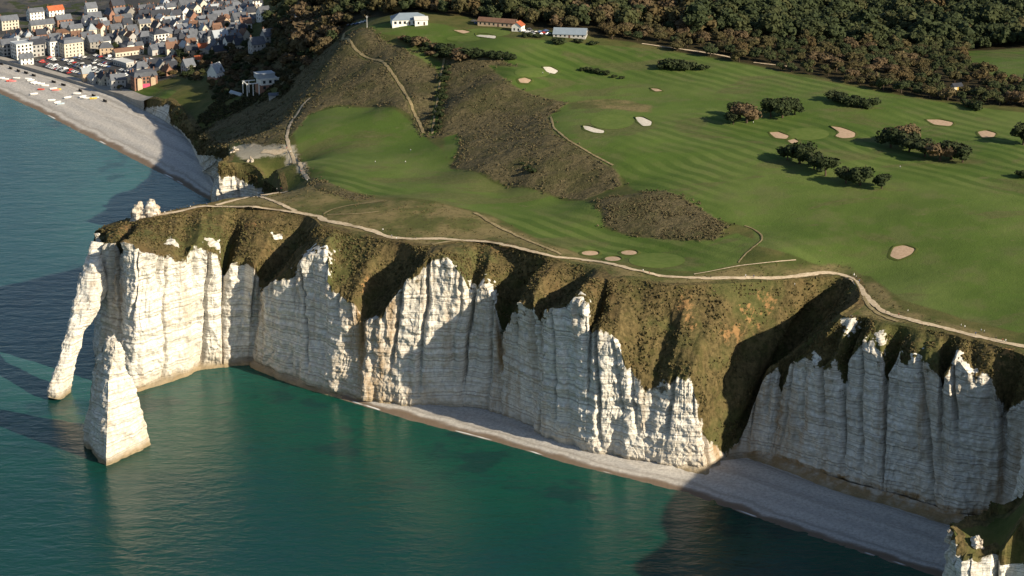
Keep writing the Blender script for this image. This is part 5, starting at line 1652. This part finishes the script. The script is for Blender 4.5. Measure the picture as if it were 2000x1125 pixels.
# glasshouse and sheds below the villas, long roof of the garden tunnel
def shed(px, py, w, d, h, rz, wall, roof, label, name='shed', kind='gable', rise=1.2):
    q = hit(px, py); TAKEN.append((q[0], q[1], max(w, d) * .5))
    return house((q[0], q[1], q[2]), rz, w, d, h, kind, rise, wall, roof, 0, False, label, 'shed', None, name)
shed(462, 186, 14, 2.6, 1.6, R(-48), 'grey', 'zinc', 'long narrow grey glasshouse on the slope below the villas', 'glasshouse')
shed(535, 190, 7, 5, 2.2, R(10), 'grey', 'slate', 'low grey shed just below the modern villa')
for px, py, z, w, d, lb in ((326, 212, 9, 13, 6, 'white flat roofed beach cafe under the chalk spur'), (344, 226, 8, 12, 6, 'low grey roofed beach hut right of the white cafe')):
    q = at(px, py, 5.5)
    q = q + np.array((3, 6, 0))
    house((q[0], q[1], 5.3), U_ANG, w, d, 3.0 if z == 9 else 2.4, 'flat', .3, 'white' if z == 9 else 'grey', 'pale' if z == 9 else 'zinc', 0, True, lb, 'beach hut', None, 'beach_cafe' if z == 9 else 'beach_hut')
for px, py, w, d, h, rz, lb in ((505, 100, 14, 9, 7, 30, 'grey slate mansion half hidden among hillside trees'), (528, 84, 13, 9, 7, 35, 'upper slate roofed wing house among hillside trees'), (592, 46, 14, 9, 6, 20, 'grey slate roof showing above the brown hillside wood'), (368, 140, 9, 8, 6, 40, 'shaded stone house beside the brick seafront hotel')):
    put(px, py, w, d, h, rz=R(rz), kind='gable', rise=5, wall='grey', roof='slate', chim=1, label=lb, name='town_house')
q = hit(244, 128); TAKEN.append((q[0], q[1], 12))
house(tuple(q), U_ANG, 20, 10, 4, 'flat', .3, 'grey', 'pale', 0, True, 'low flat roofed pavilion between the car park and the brick hotel', 'pavilion', None, 'pavilion')

# car park outline
CARPARK = poly([(66, 116), (120, 112), (190, 106), (262, 116), (345, 108), (352, 122), (300, 128), (268, 142), (235, 158), (190, 156), (120, 143), (70, 130)])
# the rest of the crowded roofs
r_ = np.random.default_rng(17)
un = np.array((math.cos(U_ANG), math.sin(U_ANG))); vn = np.array((-un[1], un[0]))
o0 = at(0, 112, 7)[:2]
FILL = []
for i in range(-5, 26):
    for j in range(-1, 24):
        p = o0 + un * (i * 12.6 + r_.uniform(-2.6, 2.6)) + vn * (j * 13.2 + r_.uniform(-2.6, 2.6) + 6)
        x, y = p
        dd_ = y * CP + (CAMZ - 8) * SP
        px = 1000 + FPX * x / dd_
        if not (-60 < px < 560) or y > 2230:
            continue
        if inside(np.array([x]), np.array([y]), CARPARK)[0] or seg_dist(np.array([x]), np.array([y]), CARPARK)[0] < 4:
            continue
        if not inside(np.array([x]), np.array([y]), TOWN[0])[0]:
            continue
        if any((x - a) ** 2 + (y - b) ** 2 < (c + 5.5) ** 2 for a, b, c in TAKEN):
            continue
        if r_.random() < 0.16:
            continue
        FILL.append((x, y, px))
WN, RN = ['white', 'cream', 'grey', 'buff', 'flint', 'brick'], ['slate', 'dslate', 'zinc', 'btile', 'tile']
for x, y, px in FILL:
    wl = WN[r_.choice(6, p=[.20, .22, .21, .12, .18, .07])]
    rf = RN[r_.choice(5, p=[.52, .28, .10, .085, .015])]
    w, d = r_.uniform(7, 12.5), r_.uniform(6, 8.5)
    h = r_.choice([4.8, 5.5, 6.2, 8.0])
    kd = 'gable' if r_.random() < .78 else 'hip'
    rz = A0 + r_.normal() * 0.12 + (math.pi / 2 if r_.random() < 0.42 else 0)
    band = 'seaward' if y < 1880 else ('midway back' if y < 1990 else 'far back')
    side = 'left' if px < 170 else ('central' if px < 340 else 'right')
    size = 'three storey' if h > 7 else 'two storey'
    nm = {'slate': 'grey slate', 'dslate': 'dark slate', 'zinc': 'pale zinc', 'btile': 'brown tiled', 'tile': 'orange tiled'}[rf]
    wn_ = {'buff': 'buff brick', 'brick': 'red brick', 'flint': 'flint'}.get(wl, wl)
    house((x, y, float(ground(x, y))), rz, w, d, h, kd, r_.uniform(3.2, 4.8), wl, rf, int(r_.random() < .8) + int(r_.random() < .3), True,
          f'{size} {wn_} house with {nm} {kd} roof, {side} part of town, {band}', 'house', 'closely built houses of the town', 'town_house', step=3.3)
print('fill houses', len(FILL))
# trees between the houses and in the hillside gardens
seen_t = []
for (x, y, px) in FILL[::2]:
    ang = r_.uniform(0, 6.28)
    x2, y2 = x + 7.0 * math.cos(ang), y + 7.0 * math.sin(ang)
    if any((x2 - a) ** 2 + (y2 - b) ** 2 < (c + 1.5) ** 2 for a, b, c in TAKEN): continue
    seen_t.append(1)
    plant_tree(x2, y2, 'green' if r_.random() < .6 else 'olive', (8.0 if len(seen_t) % 2 else 5.6), ('tall' if len(seen_t) % 2 else 'low') + ' dark garden tree between houses of the ' + ('left' if px < 170 else ('central' if px < 340 else 'right')) + ' town', 'tree', 'garden trees of the town', 'garden_tree', 1.0)
GARD = [(360,118,'green',8),(345,130,'olive',9),(352,112,'green',9),(336,150,'olive',7),(376,132,'green',8),(396,138,'olive',7),(405,126,'green',9),(448,128,'brown',10),(436,118,'olive',8),(470,122,'olive',11),(460,140,'green',8),(482,140,'green',7),(492,128,'brown',9),
        (505,120,'olive',9),(520,128,'olive',9),(538,118,'brown',11),(552,104,'olive',12),(470,168,'green',5),(444,156,'green',4),(482,150,'green',6),(566,128,'brown',11),(578,112,'olive',12),(590,98,'brown',12),(560,86,'olive',12),(545,70,'green',11),(530,60,'olive',11),(548,50,'brown',12),(565,62,'brown',12),(580,74,'olive',12),
        (600,80,'olive',11),(572,140,'olive',8),(600,130,'brown',8),(620,112,'olive',9),(632,98,'brown',10),(480,96,'green',9),(455,100,'olive',9),(416,112,'green',8),(412,78,'green',9),(485,72,'green',9),(395,146,'green',5),(372,158,'green',4),(330,140,'green',6),(556,30,'olive',12),(575,20,'brown',12),(540,14,'olive',11),(610,60,'brown',11),(626,78,'olive',11),(640,64,'olive',10),(610,36,'olive',12)]
r2 = np.random.default_rng(31)
hp = scatter([SCRUB[2]], 7.5, 12, 3000)
for x, y in hp:
    if any((x - a) ** 2 + (y - b) ** 2 < (c + 3.5) ** 2 for a, b, c in TAKEN): continue
    dd_ = y * CP + (CAMZ - 35) * SP; px = 1000 + FPX * x / dd_
    kd = ('green', 'olive', 'brown', 'bush', 'brownbush')[r2.choice(5, p=[.28, .3, .17, .15, .1])]
    hh = r2.uniform(3, 4.5) if 'bush' in kd else r2.uniform(4.5, 8.5)
    plant_tree(x, y, kd, hh, {'green': 'dark green', 'olive': 'olive brown', 'brown': 'bare brown', 'bush': 'dark', 'brownbush': 'brown'}[kd] + (' bush' if 'bush' in kd else ' tree') + ' in the hillside thicket ' + ('left of the steep roofed villa' if px < 415 else ('between the two villas' if px < 490 else ('above the modern villa' if px < 550 else 'right of the modern villa'))), 'bush' if 'bush' in kd else 'tree', 'hillside thicket above the town', 'hillside_bush' if 'bush' in kd else 'hillside_tree', 1.1)
GN = {'green': 'dark green', 'olive': 'olive brown', 'brown': 'bare brown'}
for px, py, kd, hh in GARD:
    near = min(((424, 150, 'the steep roofed villa'), (516, 170, 'the modern villa'), (510, 95, 'the slate mansion'), (280, 160, 'the brick seafront hotel'), (430, 88, 'the tall grey villa'), (592, 46, 'the roof in the hillside wood'), (610, 110, 'the head of the scrub valley')), key=lambda t: (t[0] - px) ** 2 + (t[1] - py) ** 2)[2]
    tree_px(px, py, kd, hh, f'{"tall" if hh > 9 else "low"} {GN[kd]} garden tree near {near}', 'tree', 'trees on the hillside above the town', 'garden_tree', 1.1)

# promenade and sea wall
pw = [at(px, py, 6.6) for px, py in ((-300, 22), (-150, 68), (0, 117), (60, 134), (120, 151), (180, 170), (238, 190), (282, 213))]
pa = np.array(pw); n_p = 120
d_ = np.concatenate([[0], np.cumsum(np.linalg.norm(np.diff(pa[:, :2], axis=0), axis=1))]); tt = np.linspace(0, d_[-1], n_p)
cl = np.stack([np.interp(tt, d_, pa[:, 0]), np.interp(tt, d_, pa[:, 1])], 1)
tg = np.gradient(cl, axis=0); tg /= np.linalg.norm(tg, axis=1, keepdims=True); nn = np.stack([-tg[:, 1], tg[:, 0]], 1)
RW = []
for off, zz in ((-0.6, 4.2), (-0.6, 7.5), (-0.1, 7.5), (-0.1, 6.75), (8.5, 6.75), (8.5, 5.5)):
    Q = cl + nn * off; g_ = np.maximum(ground(Q[:, 0], Q[:, 1]) + 0.2, zz) if zz == 6.75 else np.full(n_p, zz)
    RW.append(np.concatenate([Q, g_[:, None]], 1))
M_conc = plain('pale_concrete', (0.36, 0.33, 0.29), 0.9, 0.15, 0.2, 0.2)
pm = np_mesh('promenade', np.vstack(RW), grid_faces(6, n_p)[:, ::-1], False)
tag(link('promenade', pm, M_conc), kind='structure')
M_asph = plain('asphalt', (0.055, 0.056, 0.058), 0.9, 0.2, 0.25, 0.1)
me, _ = patch_mesh('car_park', [hit(*p)[:2] for p in [(66, 116), (120, 112), (190, 106), (262, 116), (345, 108), (352, 122), (300, 128), (268, 142), (235, 158), (190, 156), (120, 143), (70, 130)]], 0.15, 0.2, rings=8, nseg=60)
tag(link('car_park', me, M_asph), kind='structure')

# ------------------------------------------------------------------ cars
def car_mesh(kind):
    prof = [(-2.05, .35), (-2.1, .75), (-1.85, .95), (-1.35, 1.02), (-0.8, 1.46), (0.55, 1.5), (1.25, 1.02), (2.0, .86), (2.1, .6), (2.05, .35)] if kind == 'car' else [(-2.4, .4), (-2.45, 1.2), (-2.3, 2.05), (1.1, 2.1), (1.75, 1.25), (2.4, 1.05), (2.5, .6), (2.45, .4)]
    V, F, MI = [], [], []
    n = len(prof)
    for hw, inset in ((0.86, 0),):
        for s in (-1, 1):
            for x, z in prof:
                tuck = 0.16 if z > 1.2 else 0
                V.append((x, s * (hw - tuck), z))
    for i in range(n):
        j = (i + 1) % n
        F.append((i, j, n + j, n + i)); z0, z1 = prof[i][1], prof[j][1]
        MI.append(1 if abs(z1 - z0) > 0.35 and max(z0, z1) > 1.3 else 0)
    F.append(tuple(range(n - 1, -1, -1))); MI.append(0)
    F.append(tuple(range(n, 2 * n))); MI.append(0)
    for s in (-1, 1):                                    # side windows
        o = len(V); y = s * 0.80
        top = [(-0.72, 1.38), (0.48, 1.40), (0.98, 1.06), (-1.15, 1.06)] if kind == 'car' else [(0.1, 1.9), (1.1, 1.9), (1.5, 1.35), (0.1, 1.35)]
        V += [(x, s * (0.74 if z > 1.2 else 0.88), z) for x, z in top]
        F.append((o, o + 1, o + 2, o + 3) if s < 0 else (o + 3, o + 2, o + 1, o)); MI.append(1)
    for wx in (-1.3, 1.3):
        for s in (-1, 1):
            o = len(V); m = 8
            for yy in (0.68, 0.9):
                V += [(wx + .33 * math.cos(2 * math.pi * a / m), s * yy, .33 + .33 * math.sin(2 * math.pi * a / m)) for a in range(m)]
            for a in range(m):
                F.append((o + a, o + (a + 1) % m, o + m + (a + 1) % m, o + m + a)); MI.append(2)
            F.append(tuple(o + m + a for a in range(m))); MI.append(2)
    me = bpy.data.meshes.new('car'); me.from_pydata(V, [], F); me.update()
    me.polygons.foreach_set('material_index', MI)
    return me
M_tyre = plain('tyre', (0.02, 0.02, 0.02), 0.9)
PAINT = {'white': (0.75, 0.75, 0.74), 'silver': (0.42, 0.44, 0.46), 'dark grey': (0.08, 0.085, 0.09), 'black': (0.02, 0.02, 0.022), 'blue': (0.04, 0.08, 0.2), 'red': (0.38, 0.03, 0.025)}
CAR = {}
for cn, c in PAINT.items():
    for kd in ('car', 'van'):
        m = car_mesh(kd)
        pm_ = plain(cn.replace(' ', '_') + '_paint', c, 0.3, 0.5, 0.06)
        for mm in (pm_, M_glass, M_tyre): m.materials.append(mm)
        CAR[(cn, kd)] = m
def park(x, y, rz, cn, kd, label, group):
    o = bpy.data.objects.new('parked_' + kd, CAR[(cn, kd)]); COL.objects.link(o)
    o.location = (x, y, float(ground(x, y)) + 0.22); o.rotation_euler = (0, 0, rz)
    tag(o, label, kd, group); return o
PN = list(PAINT); PP = [.30, .24, .16, .12, .11, .07]
ncar = 0
lo = np.array(CARPARK).min(0); hi = np.array(CARPARK).max(0)
for row in range(-2, 34):
    for k_ in range(-4, 110):
        p = o0 + un * (k_ * 2.75 + r_.uniform(-.2, .2)) + vn * (-14 + row * 8.5 + (0 if row % 2 else -2.6) + r_.uniform(-.2, .2))
        x, y = p
        if sdf(np.array([x]), np.array([y]), CARPARK)[0] < 2.5 or r_.random() < 0.34 or any((x - a) ** 2 + (y - b) ** 2 < (c + 1.5) ** 2 for a, b, c in TAKEN):
            continue
        cn = PN[r_.choice(6, p=PP)]; kd = 'van' if r_.random() < .1 else 'car'
        px = 1000 + FPX * x / (y * CP + (CAMZ - 8) * SP)
        rowt = 'front' if y < 1790 else ('middle' if y < 1830 else 'back')
        sd_ = 'left' if px < 150 else ('centre' if px < 240 else 'right')
        park(x, y, U_ANG + math.pi / 2 + (math.pi if r_.random() < .5 else 0) + r_.normal() * .04, cn, kd, f'{cn} {kd} in the {rowt} rows, {sd_} of the seafront car park', 'cars parked on the seafront')
        ncar += 1
print('cars', ncar)
for i, (px, py) in enumerate(((1022, 60), (1030, 62), (1038, 61), (1046, 63), (1054, 62), (1062, 64), (1070, 66), (1040, 66), (1056, 67), (1034, 57), (1066, 60))):
    q = hit(px, py + 2); cn = PN[i % 6]
    park(q[0], q[1], R(20) + r_.normal() * .1, cn, 'car', f'{cn} car {"in the near row" if py > 62 else "in the far row"} beside the grey barn', 'cars parked by the golf club')
for i, (px, py, cn) in enumerate(((682, 50, 'black'), (690, 49, 'dark grey'), (698, 47, 'blue'), (706, 45, 'white'), (713, 43, 'silver'))):
    q = hit(px, py + 1)
    park(q[0], q[1], R(45), cn, 'car', f'{cn} car parked in the lay-by above the scrub valley', 'cars in the lay-by')
for i, (px, py) in enumerate(((958, 46), (925, 40), (932, 44))):
    q = hit(px, py + 3)
    park(q[0], q[1], R(10), PN[(i * 2) % 6], 'car', ('white', 'dark grey', 'blue')[i] + ' car between the clubhouse and the long building', 'cars by the clubhouse')

# ------------------------------------------------------------------ golf club buildings
put(798, 44, 24, 15, 3.4, rz=R(8), kind='hip', rise=3.6, wall='white', roof='metal', chim=0, label='clubhouse with broad pale grey roof above the golf course', cat='clubhouse', name='clubhouse', big=True)
put(822, 47, 9, 8, 4.0, rz=R(8), kind='gable', rise=1.6, wall='white', roof='pale', chim=0, label='small white annexe at the right end of the clubhouse', cat='annexe', name='clubhouse_annexe')
put(972, 50, 27, 7, 3.4, rz=R(-20), kind='gable', rise=2.0, wall='buff', roof='btile', chim=0, label='long low brown roofed building behind the golf course', cat='building', name='stable_block')
put(1012, 60, 7, 7, 4.2, rz=R(70), kind='gable', rise=2.4, wall='white', roof='tile', chim=1, label='white gabled cottage at the end of the long low building', cat='cottage', name='cottage')
put(1114, 70, 22, 13, 2.6, rz=R(-8), kind='gable', rise=3.0, wall='grey', roof='metal', chim=0, label='grey barn with blue grey sheet roof', cat='barn', name='barn')
q = hit(1868, 174)
hut = house(tuple(q), R(20), 6, 4.5, 2.6, 'gable', 1.4, 'cream', 'dslate', 0, False, 'small yellow fronted hut by the far hedge', 'hut', None, 'hut')
dm = bm_boxes('door', [(-.8, .8, -2.36, -2.27, 0, 2.1)]); dm.materials.append(plain('yellow_paint', (0.6, 0.4, 0.08), .7)); add_part('door', dm, hut)
q = hit(717, 56)
mast = bpy.data.objects.new('mast', None)
def pole_mesh():
    V, F = [], []
    for z, r0 in ((-.5, .16), (3, .14), (7, .11), (9.5, .08)):
        V += [(r0 * math.cos(a), r0 * math.sin(a), z) for a in np.linspace(0, 2 * math.pi, 8, endpoint=False)]
    F = grid_faces(4, 8, wrap=True).tolist()
    o = len(V)
    for (x0, x1, y0, y1, z0, z1) in ((-.9, .9, -.06, .06, 8.6, 8.75), (-.7, .7, -.06, .06, 7.9, 8.05)):
        k = len(V)
        V += [(x0, y0, z0), (x1, y0, z0), (x1, y1, z0), (x0, y1, z0), (x0, y0, z1), (x1, y0, z1), (x1, y1, z1), (x0, y1, z1)]
        F += [(k, k + 3, k + 2, k + 1), (k + 4, k + 5, k + 6, k + 7), (k, k + 1, k + 5, k + 4), (k + 1, k + 2, k + 6, k + 5), (k + 2, k + 3, k + 7, k + 6), (k + 3, k, k + 4, k + 7)]
    me = bpy.data.meshes.new('utility_pole'); me.from_pydata(V, [], F); me.update(); return me
pl_ = link('utility_pole', pole_mesh(), M_frame); pl_.location = tuple(q)
tag(pl_, 'pale utility pole with crossarms beside the lay-by', 'pole')

# ------------------------------------------------------------------ boats on the beach, and dark blobs for shadow marks
def boat_mesh():
    V, F = [], []
    st = [(-2.3, .55, .75), (-1.2, .85, .72), (0.2, .9, .72), (1.5, .62, .8), (2.5, .06, .98)]
    for x, w, h in st:
        V += [(x, -w, h), (x, -w * .72, .12), (x, 0, 0), (x, w * .72, .12), (x, w, h), (x * .96, w * .86, h), (x * .96, 0, .22), (x * .96, -w * .86, h)]
    F = grid_faces(5, 8, wrap=True).tolist()
    F.append((0, 1, 2, 3, 4, 5, 6, 7))
    o = len(V)
    for x in (-1.0, 0.6):
        k = len(V)
        V += [(x - .15, -.75, .5), (x + .15, -.75, .5), (x + .15, .75, .5), (x - .15, .75, .5), (x - .15, -.75, .56), (x + .15, -.75, .56), (x + .15, .75, .56), (x - .15, .75, .56)]
        F += [(k + 4, k + 5, k + 6, k + 7), (k, k + 1, k + 5, k + 4), (k + 2, k + 3, k + 7, k + 6)]
    me = bpy.data.meshes.new('rowing_boat'); me.from_pydata(V, [], F); me.update(); return me
BC = {'white': (0.78, 0.77, 0.74), 'red': (0.55, 0.10, 0.07), 'yellow': (0.65, 0.48, 0.08), 'pale blue': (0.45, 0.55, 0.62), 'pink': (0.62, 0.22, 0.22)}
BM_ = {}
for cn, c in BC.items():
    m = boat_mesh(); m.materials.append(plain(cn.replace(' ', '_') + '_boat_paint', c, .5, .3, .1)); BM_[cn] = m
BP = [(2,150,'white'),(10,152,'white'),(18,155,'red'),(24,156,'pink'),(32,152,'white'),(55,154,'white'),(60,157,'white'),(66,161,'white'),(72,163,'white'),(80,164,'white'),(88,167,'white'),(80,173,'red'),(104,173,'white'),(112,175,'yellow'),(108,176,'pink'),(66,180,'white'),(100,192,'white'),(112,196,'white'),(132,190,'white'),(150,184,'white'),(162,190,'white'),(168,193,'white'),(182,194,'yellow'),(186,192,'pale blue'),(178,170,'white'),(194,160,'white'),(176,156,'white'),(168,150,'white'),(118,199,'pale blue')]
def beach_z(x, y):
    # height of the shingle at a place: read from the beach mesh's own profile
    k = np.argmin((BV[:, 0] - x) ** 2 + (BV[:, 1] - y) ** 2)
    return float(BV[k, 2])
bo = bpy.data.objects['town_beach'].data
BV = np.zeros(len(bo.vertices) * 3, np.float32); bo.vertices.foreach_get('co', BV); BV = BV.reshape(-1, 3)
seen = {}
for px, py, cn in BP:
    q = at(px, py, 4.3)
    o = bpy.data.objects.new('rowing_boat', BM_[cn]); COL.objects.link(o)
    o.location = (q[0], q[1], beach_z(q[0], q[1]) + .05); o.rotation_euler = (0.12, 0, U_ANG + 1.2 + random.uniform(-.5, .5)); o.scale = (1.25, 1.25, 1.25)
    where = 'at the left end' if px < 50 else ('in the middle' if px < 125 else 'at the right end')
    row = 'upper' if py < 150 + px * .22 else 'lower'
    tag(o, f'{cn} boat drawn up on the shingle, {row} row {where}', 'boat', 'boats drawn up on the town beach')
def shadow_blob_mesh():
    me = bm_boxes('blob', [(-2.2, 2.2, -.5, .5, 0, .3), (-1.0, 1.0, -.4, .4, .3, 1.2), (-1.9, -1.5, -.4, .4, .3, 1.6), (1.5, 1.9, -.4, .4, .3, 1.6), (-2.0, 2.0, -.15, .15, 1.25, 1.5)])
    me.materials.append(plain('shadow_blob_dark', (0.035, 0.032, 0.03), .9)); return me
BLOBM = shadow_blob_mesh()  # dark blocks standing in for shadow blobs along the upper shingle
for i, (px, py) in enumerate(((2, 126), (21, 134), (36, 139), (51, 143), (66, 148), (105, 161), (124, 167), (157, 178), (183, 187), (205, 198))):
    q = at(px, py, 5.0)
    o = bpy.data.objects.new('beach_shadow_blob', BLOBM); COL.objects.link(o); o.location = (q[0], q[1], beach_z(q[0], q[1])); o.rotation_euler = (0, 0, U_ANG + random.uniform(-.2, .2)); o.scale = (1.2, 1.4, 1.1)
    tag(o, f'added dark shadow winch on the upper shingle, {("first","second","third","fourth","fifth","sixth","seventh","eighth","ninth","tenth")[i]} from the left', 'blob', 'dark shadow blobs along the top of the beach')

# ------------------------------------------------------------------ people: one continuous body mesh per pose
def person_mesh(stride):
    me = bpy.data.meshes.new('skeleton')
    J = {'pelvis': (0, 0, .95, .13), 'waist': (0, 0, 1.1, .13), 'chest': (0, .01, 1.32, .155), 'neck': (0, .01, 1.5, .06), 'head': (0, .02, 1.6, .085), 'crown': (0, .02, 1.72, .085),
         'hipL': (-.1, 0, .9, .105), 'kneeL': (-.11, -.18 * stride, .5, .07), 'ankL': (-.11, -.12 * stride, .08, .05), 'toeL': (-.11, -.3 * stride - .1, .04, .045),
         'hipR': (.1, 0, .9, .105), 'kneeR': (.11, .12 * stride, .5, .07), 'ankR': (.11, .32 * stride, .1, .05), 'toeR': (.11, .32 * stride - .17, .04, .045),
         'shL': (-.2, .01, 1.42, .07), 'elL': (-.27, .1 * stride, 1.15, .052), 'haL': (-.25, .02 - .1 * stride, .92, .045), 'shR': (.2, .01, 1.42, .07), 'elR': (.27, -.02, 1.15, .052), 'haR': (.25, -.16 * stride, .95, .045)}
    names = list(J); ix = {n: i for i, n in enumerate(names)}
    E = [('pelvis', 'waist'), ('waist', 'chest'), ('chest', 'neck'), ('neck', 'head'), ('head', 'crown'), ('pelvis', 'hipL'), ('hipL', 'kneeL'), ('kneeL', 'ankL'), ('ankL', 'toeL'), ('pelvis', 'hipR'), ('hipR', 'kneeR'), ('kneeR', 'ankR'), ('ankR', 'toeR'), ('chest', 'shL'), ('shL', 'elL'), ('elL', 'haL'), ('chest', 'shR'), ('shR', 'elR'), ('elR', 'haR')]
    me.from_pydata([J[n][:3] for n in names], [(ix[a], ix[b]) for a, b in E], [])
    o = bpy.data.objects.new('skeleton', me); COL.objects.link(o)
    o.modifiers.new('skin', 'SKIN')
    sv = me.skin_vertices[0].data
    for n in names:
        r0 = J[n][3]; sv[ix[n]].radius = (r0, r0 * .85)
    sv[0].use_root = True
    sb_ = o.modifiers.new('sub', 'SUBSURF'); sb_.levels = 1; sb_.render_levels = 1
    dg = bpy.context.evaluated_depsgraph_get(); dg.update()
    out = bpy.data.meshes.new_from_object(o.evaluated_get(dg)); out.name = 'person'
    bpy.data.objects.remove(o); bpy.data.meshes.remove(me)
    return out
def clothes(name, top, legs):
    k = NT(name, 0.9, 0.1)
    z = k.sep(k.objpos())[2]
    n = k.noise(k.objpos(), 9.0, 2.0)
    c = k.mix(k.step(k.math('ADD', z, k.math('MULTIPLY', n, .04)), .96, .99), legs, top)
    c = k.mix(k.step(z, 1.49, 1.51), c, (0.50, 0.32, 0.23))
    c = k.mix(k.step(z, 1.66, 1.69), c, (0.06, 0.04, 0.025))
    k.color(c); return k.m
TOPS = {'white': (0.75, 0.74, 0.72), 'red': (0.40, 0.05, 0.05), 'blue': (0.06, 0.10, 0.24), 'black': (0.025, 0.025, 0.028), 'pale grey': (0.42, 0.43, 0.45)}
PM = {}
poses = [person_mesh(1.0), person_mesh(0.15)]
for cn, c in TOPS.items():
    mat = clothes(cn.replace(' ', '_') + '_clothes', c, (0.04, 0.045, 0.06) if cn != 'black' else (0.09, 0.08, 0.07))
    for pi_, pmesh in enumerate(poses):
        m = pmesh.copy(); m.materials.clear(); m.materials.append(mat); m.polygons.foreach_set('use_smooth', [True] * len(m.polygons)); PM[(cn, pi_)] = m
PEOPLE = [((748,453),'white',1,'on the cliff path at the dip'),((765,465),'pale grey',0,'on the cliff path at the dip'),((812,468),'black',0,'on the cliff path past the dip'),((774,470),'white',1,'on the turf edge below the cliff path'),
 ((1256,533),'white',1,'near the cliff green'),((1268,537),'red',0,'near the cliff green'),((1388,544),'black',0,'on the path below the pale track'),((1456,543),'white',0,'on the path below the pale track'),((1486,543),'black',0,'on the path below the pale track'),((1472,544),'blue',0,'on the path below the pale track'),
 ((1552,560),'white',1,'on the brow below the path junction'),((1668,542),'white',0,'at the bend above the ravine'),((1672,545),'pale grey',1,'at the bend above the ravine'),((1678,553),'blue',0,'at the bend above the ravine'),((1668,540),'white',1,'at the bend above the ravine'),
 ((1755,619),'red',0,'on the path right of the ravine'),((1773,612),'white',1,'on the grass right of the ravine'),((1730,613),'black',0,'on the path right of the ravine'),((1740,617),'black',1,'on the path right of the ravine'),
 ((1877,640),'white',1,'beside the right hand path'),((1884,643),'white',0,'beside the right hand path'),((1916,650),'pale grey',1,'beside the right hand path'),((1922,652),'white',0,'beside the right hand path'),((1945,665),'black',0,'on the path at the right edge'),((1958,669),'red',0,'on the path at the right edge'),((1964,670),'white',1,'on the path at the right edge'),((1905,656),'blue',0,'on the path at the right edge'),
 ((300,425),'white',1,'on the headland path by the pinnacles'),((308,423),'red',1,'on the headland path by the pinnacles'),((322,419),'white',0,'on the headland path'),((334,416),'pale grey',1,'on the headland path'),((352,412),'black',0,'on the headland path'),((372,408),'white',0,'on the headland path'),((404,403),'blue',0,'where the headland paths meet'),((494,406),'black',1,'on the lower loop path'),
 ((541,373),'white',1,'by the head of the bay'),((549,372),'red',1,'by the head of the bay'),((556,373),'black',1,'by the head of the bay'),((600,356),'white',0,'on the path up to the course'),((588,338),'red',0,'on the path up to the course'),((568,300),'white',0,'at the chalky path junction'),((560,292),'red',1,'at the chalky path junction'),
 ((733,320),'pale grey',1,'in the left fairway'),((792,320),'white',0,'in the left fairway'),((802,297),'pale grey',0,'in the left fairway'),((1060,146),'white',1,'beside the white bunker'),((1073,147),'pale grey',1,'beside the white bunker'),((1758,330),'white',0,'in the fairway below the right hand trees'),((1471,243),'white',1,'beside the bare brown tree'),((980,118),'white',1,'by the dark row of bushes')]
for (px, py), cn, pose, where in PEOPLE:
    q = hit(px, py)
    o = bpy.data.objects.new('person', PM[(cn, pose)]); COL.objects.link(o)
    o.location = (q[0], q[1], q[2] + .3); o.rotation_euler = (0, 0, random.uniform(0, 6.28))
    what = 'golfer' if any(t in where for t in ('fairway', 'bunker', 'bare', 'bushes')) else 'walker'
    tag(o, f'{"walking" if pose == 0 else "standing"} person in a {cn} top {where}', 'person', 'walkers and golfers on the downland')
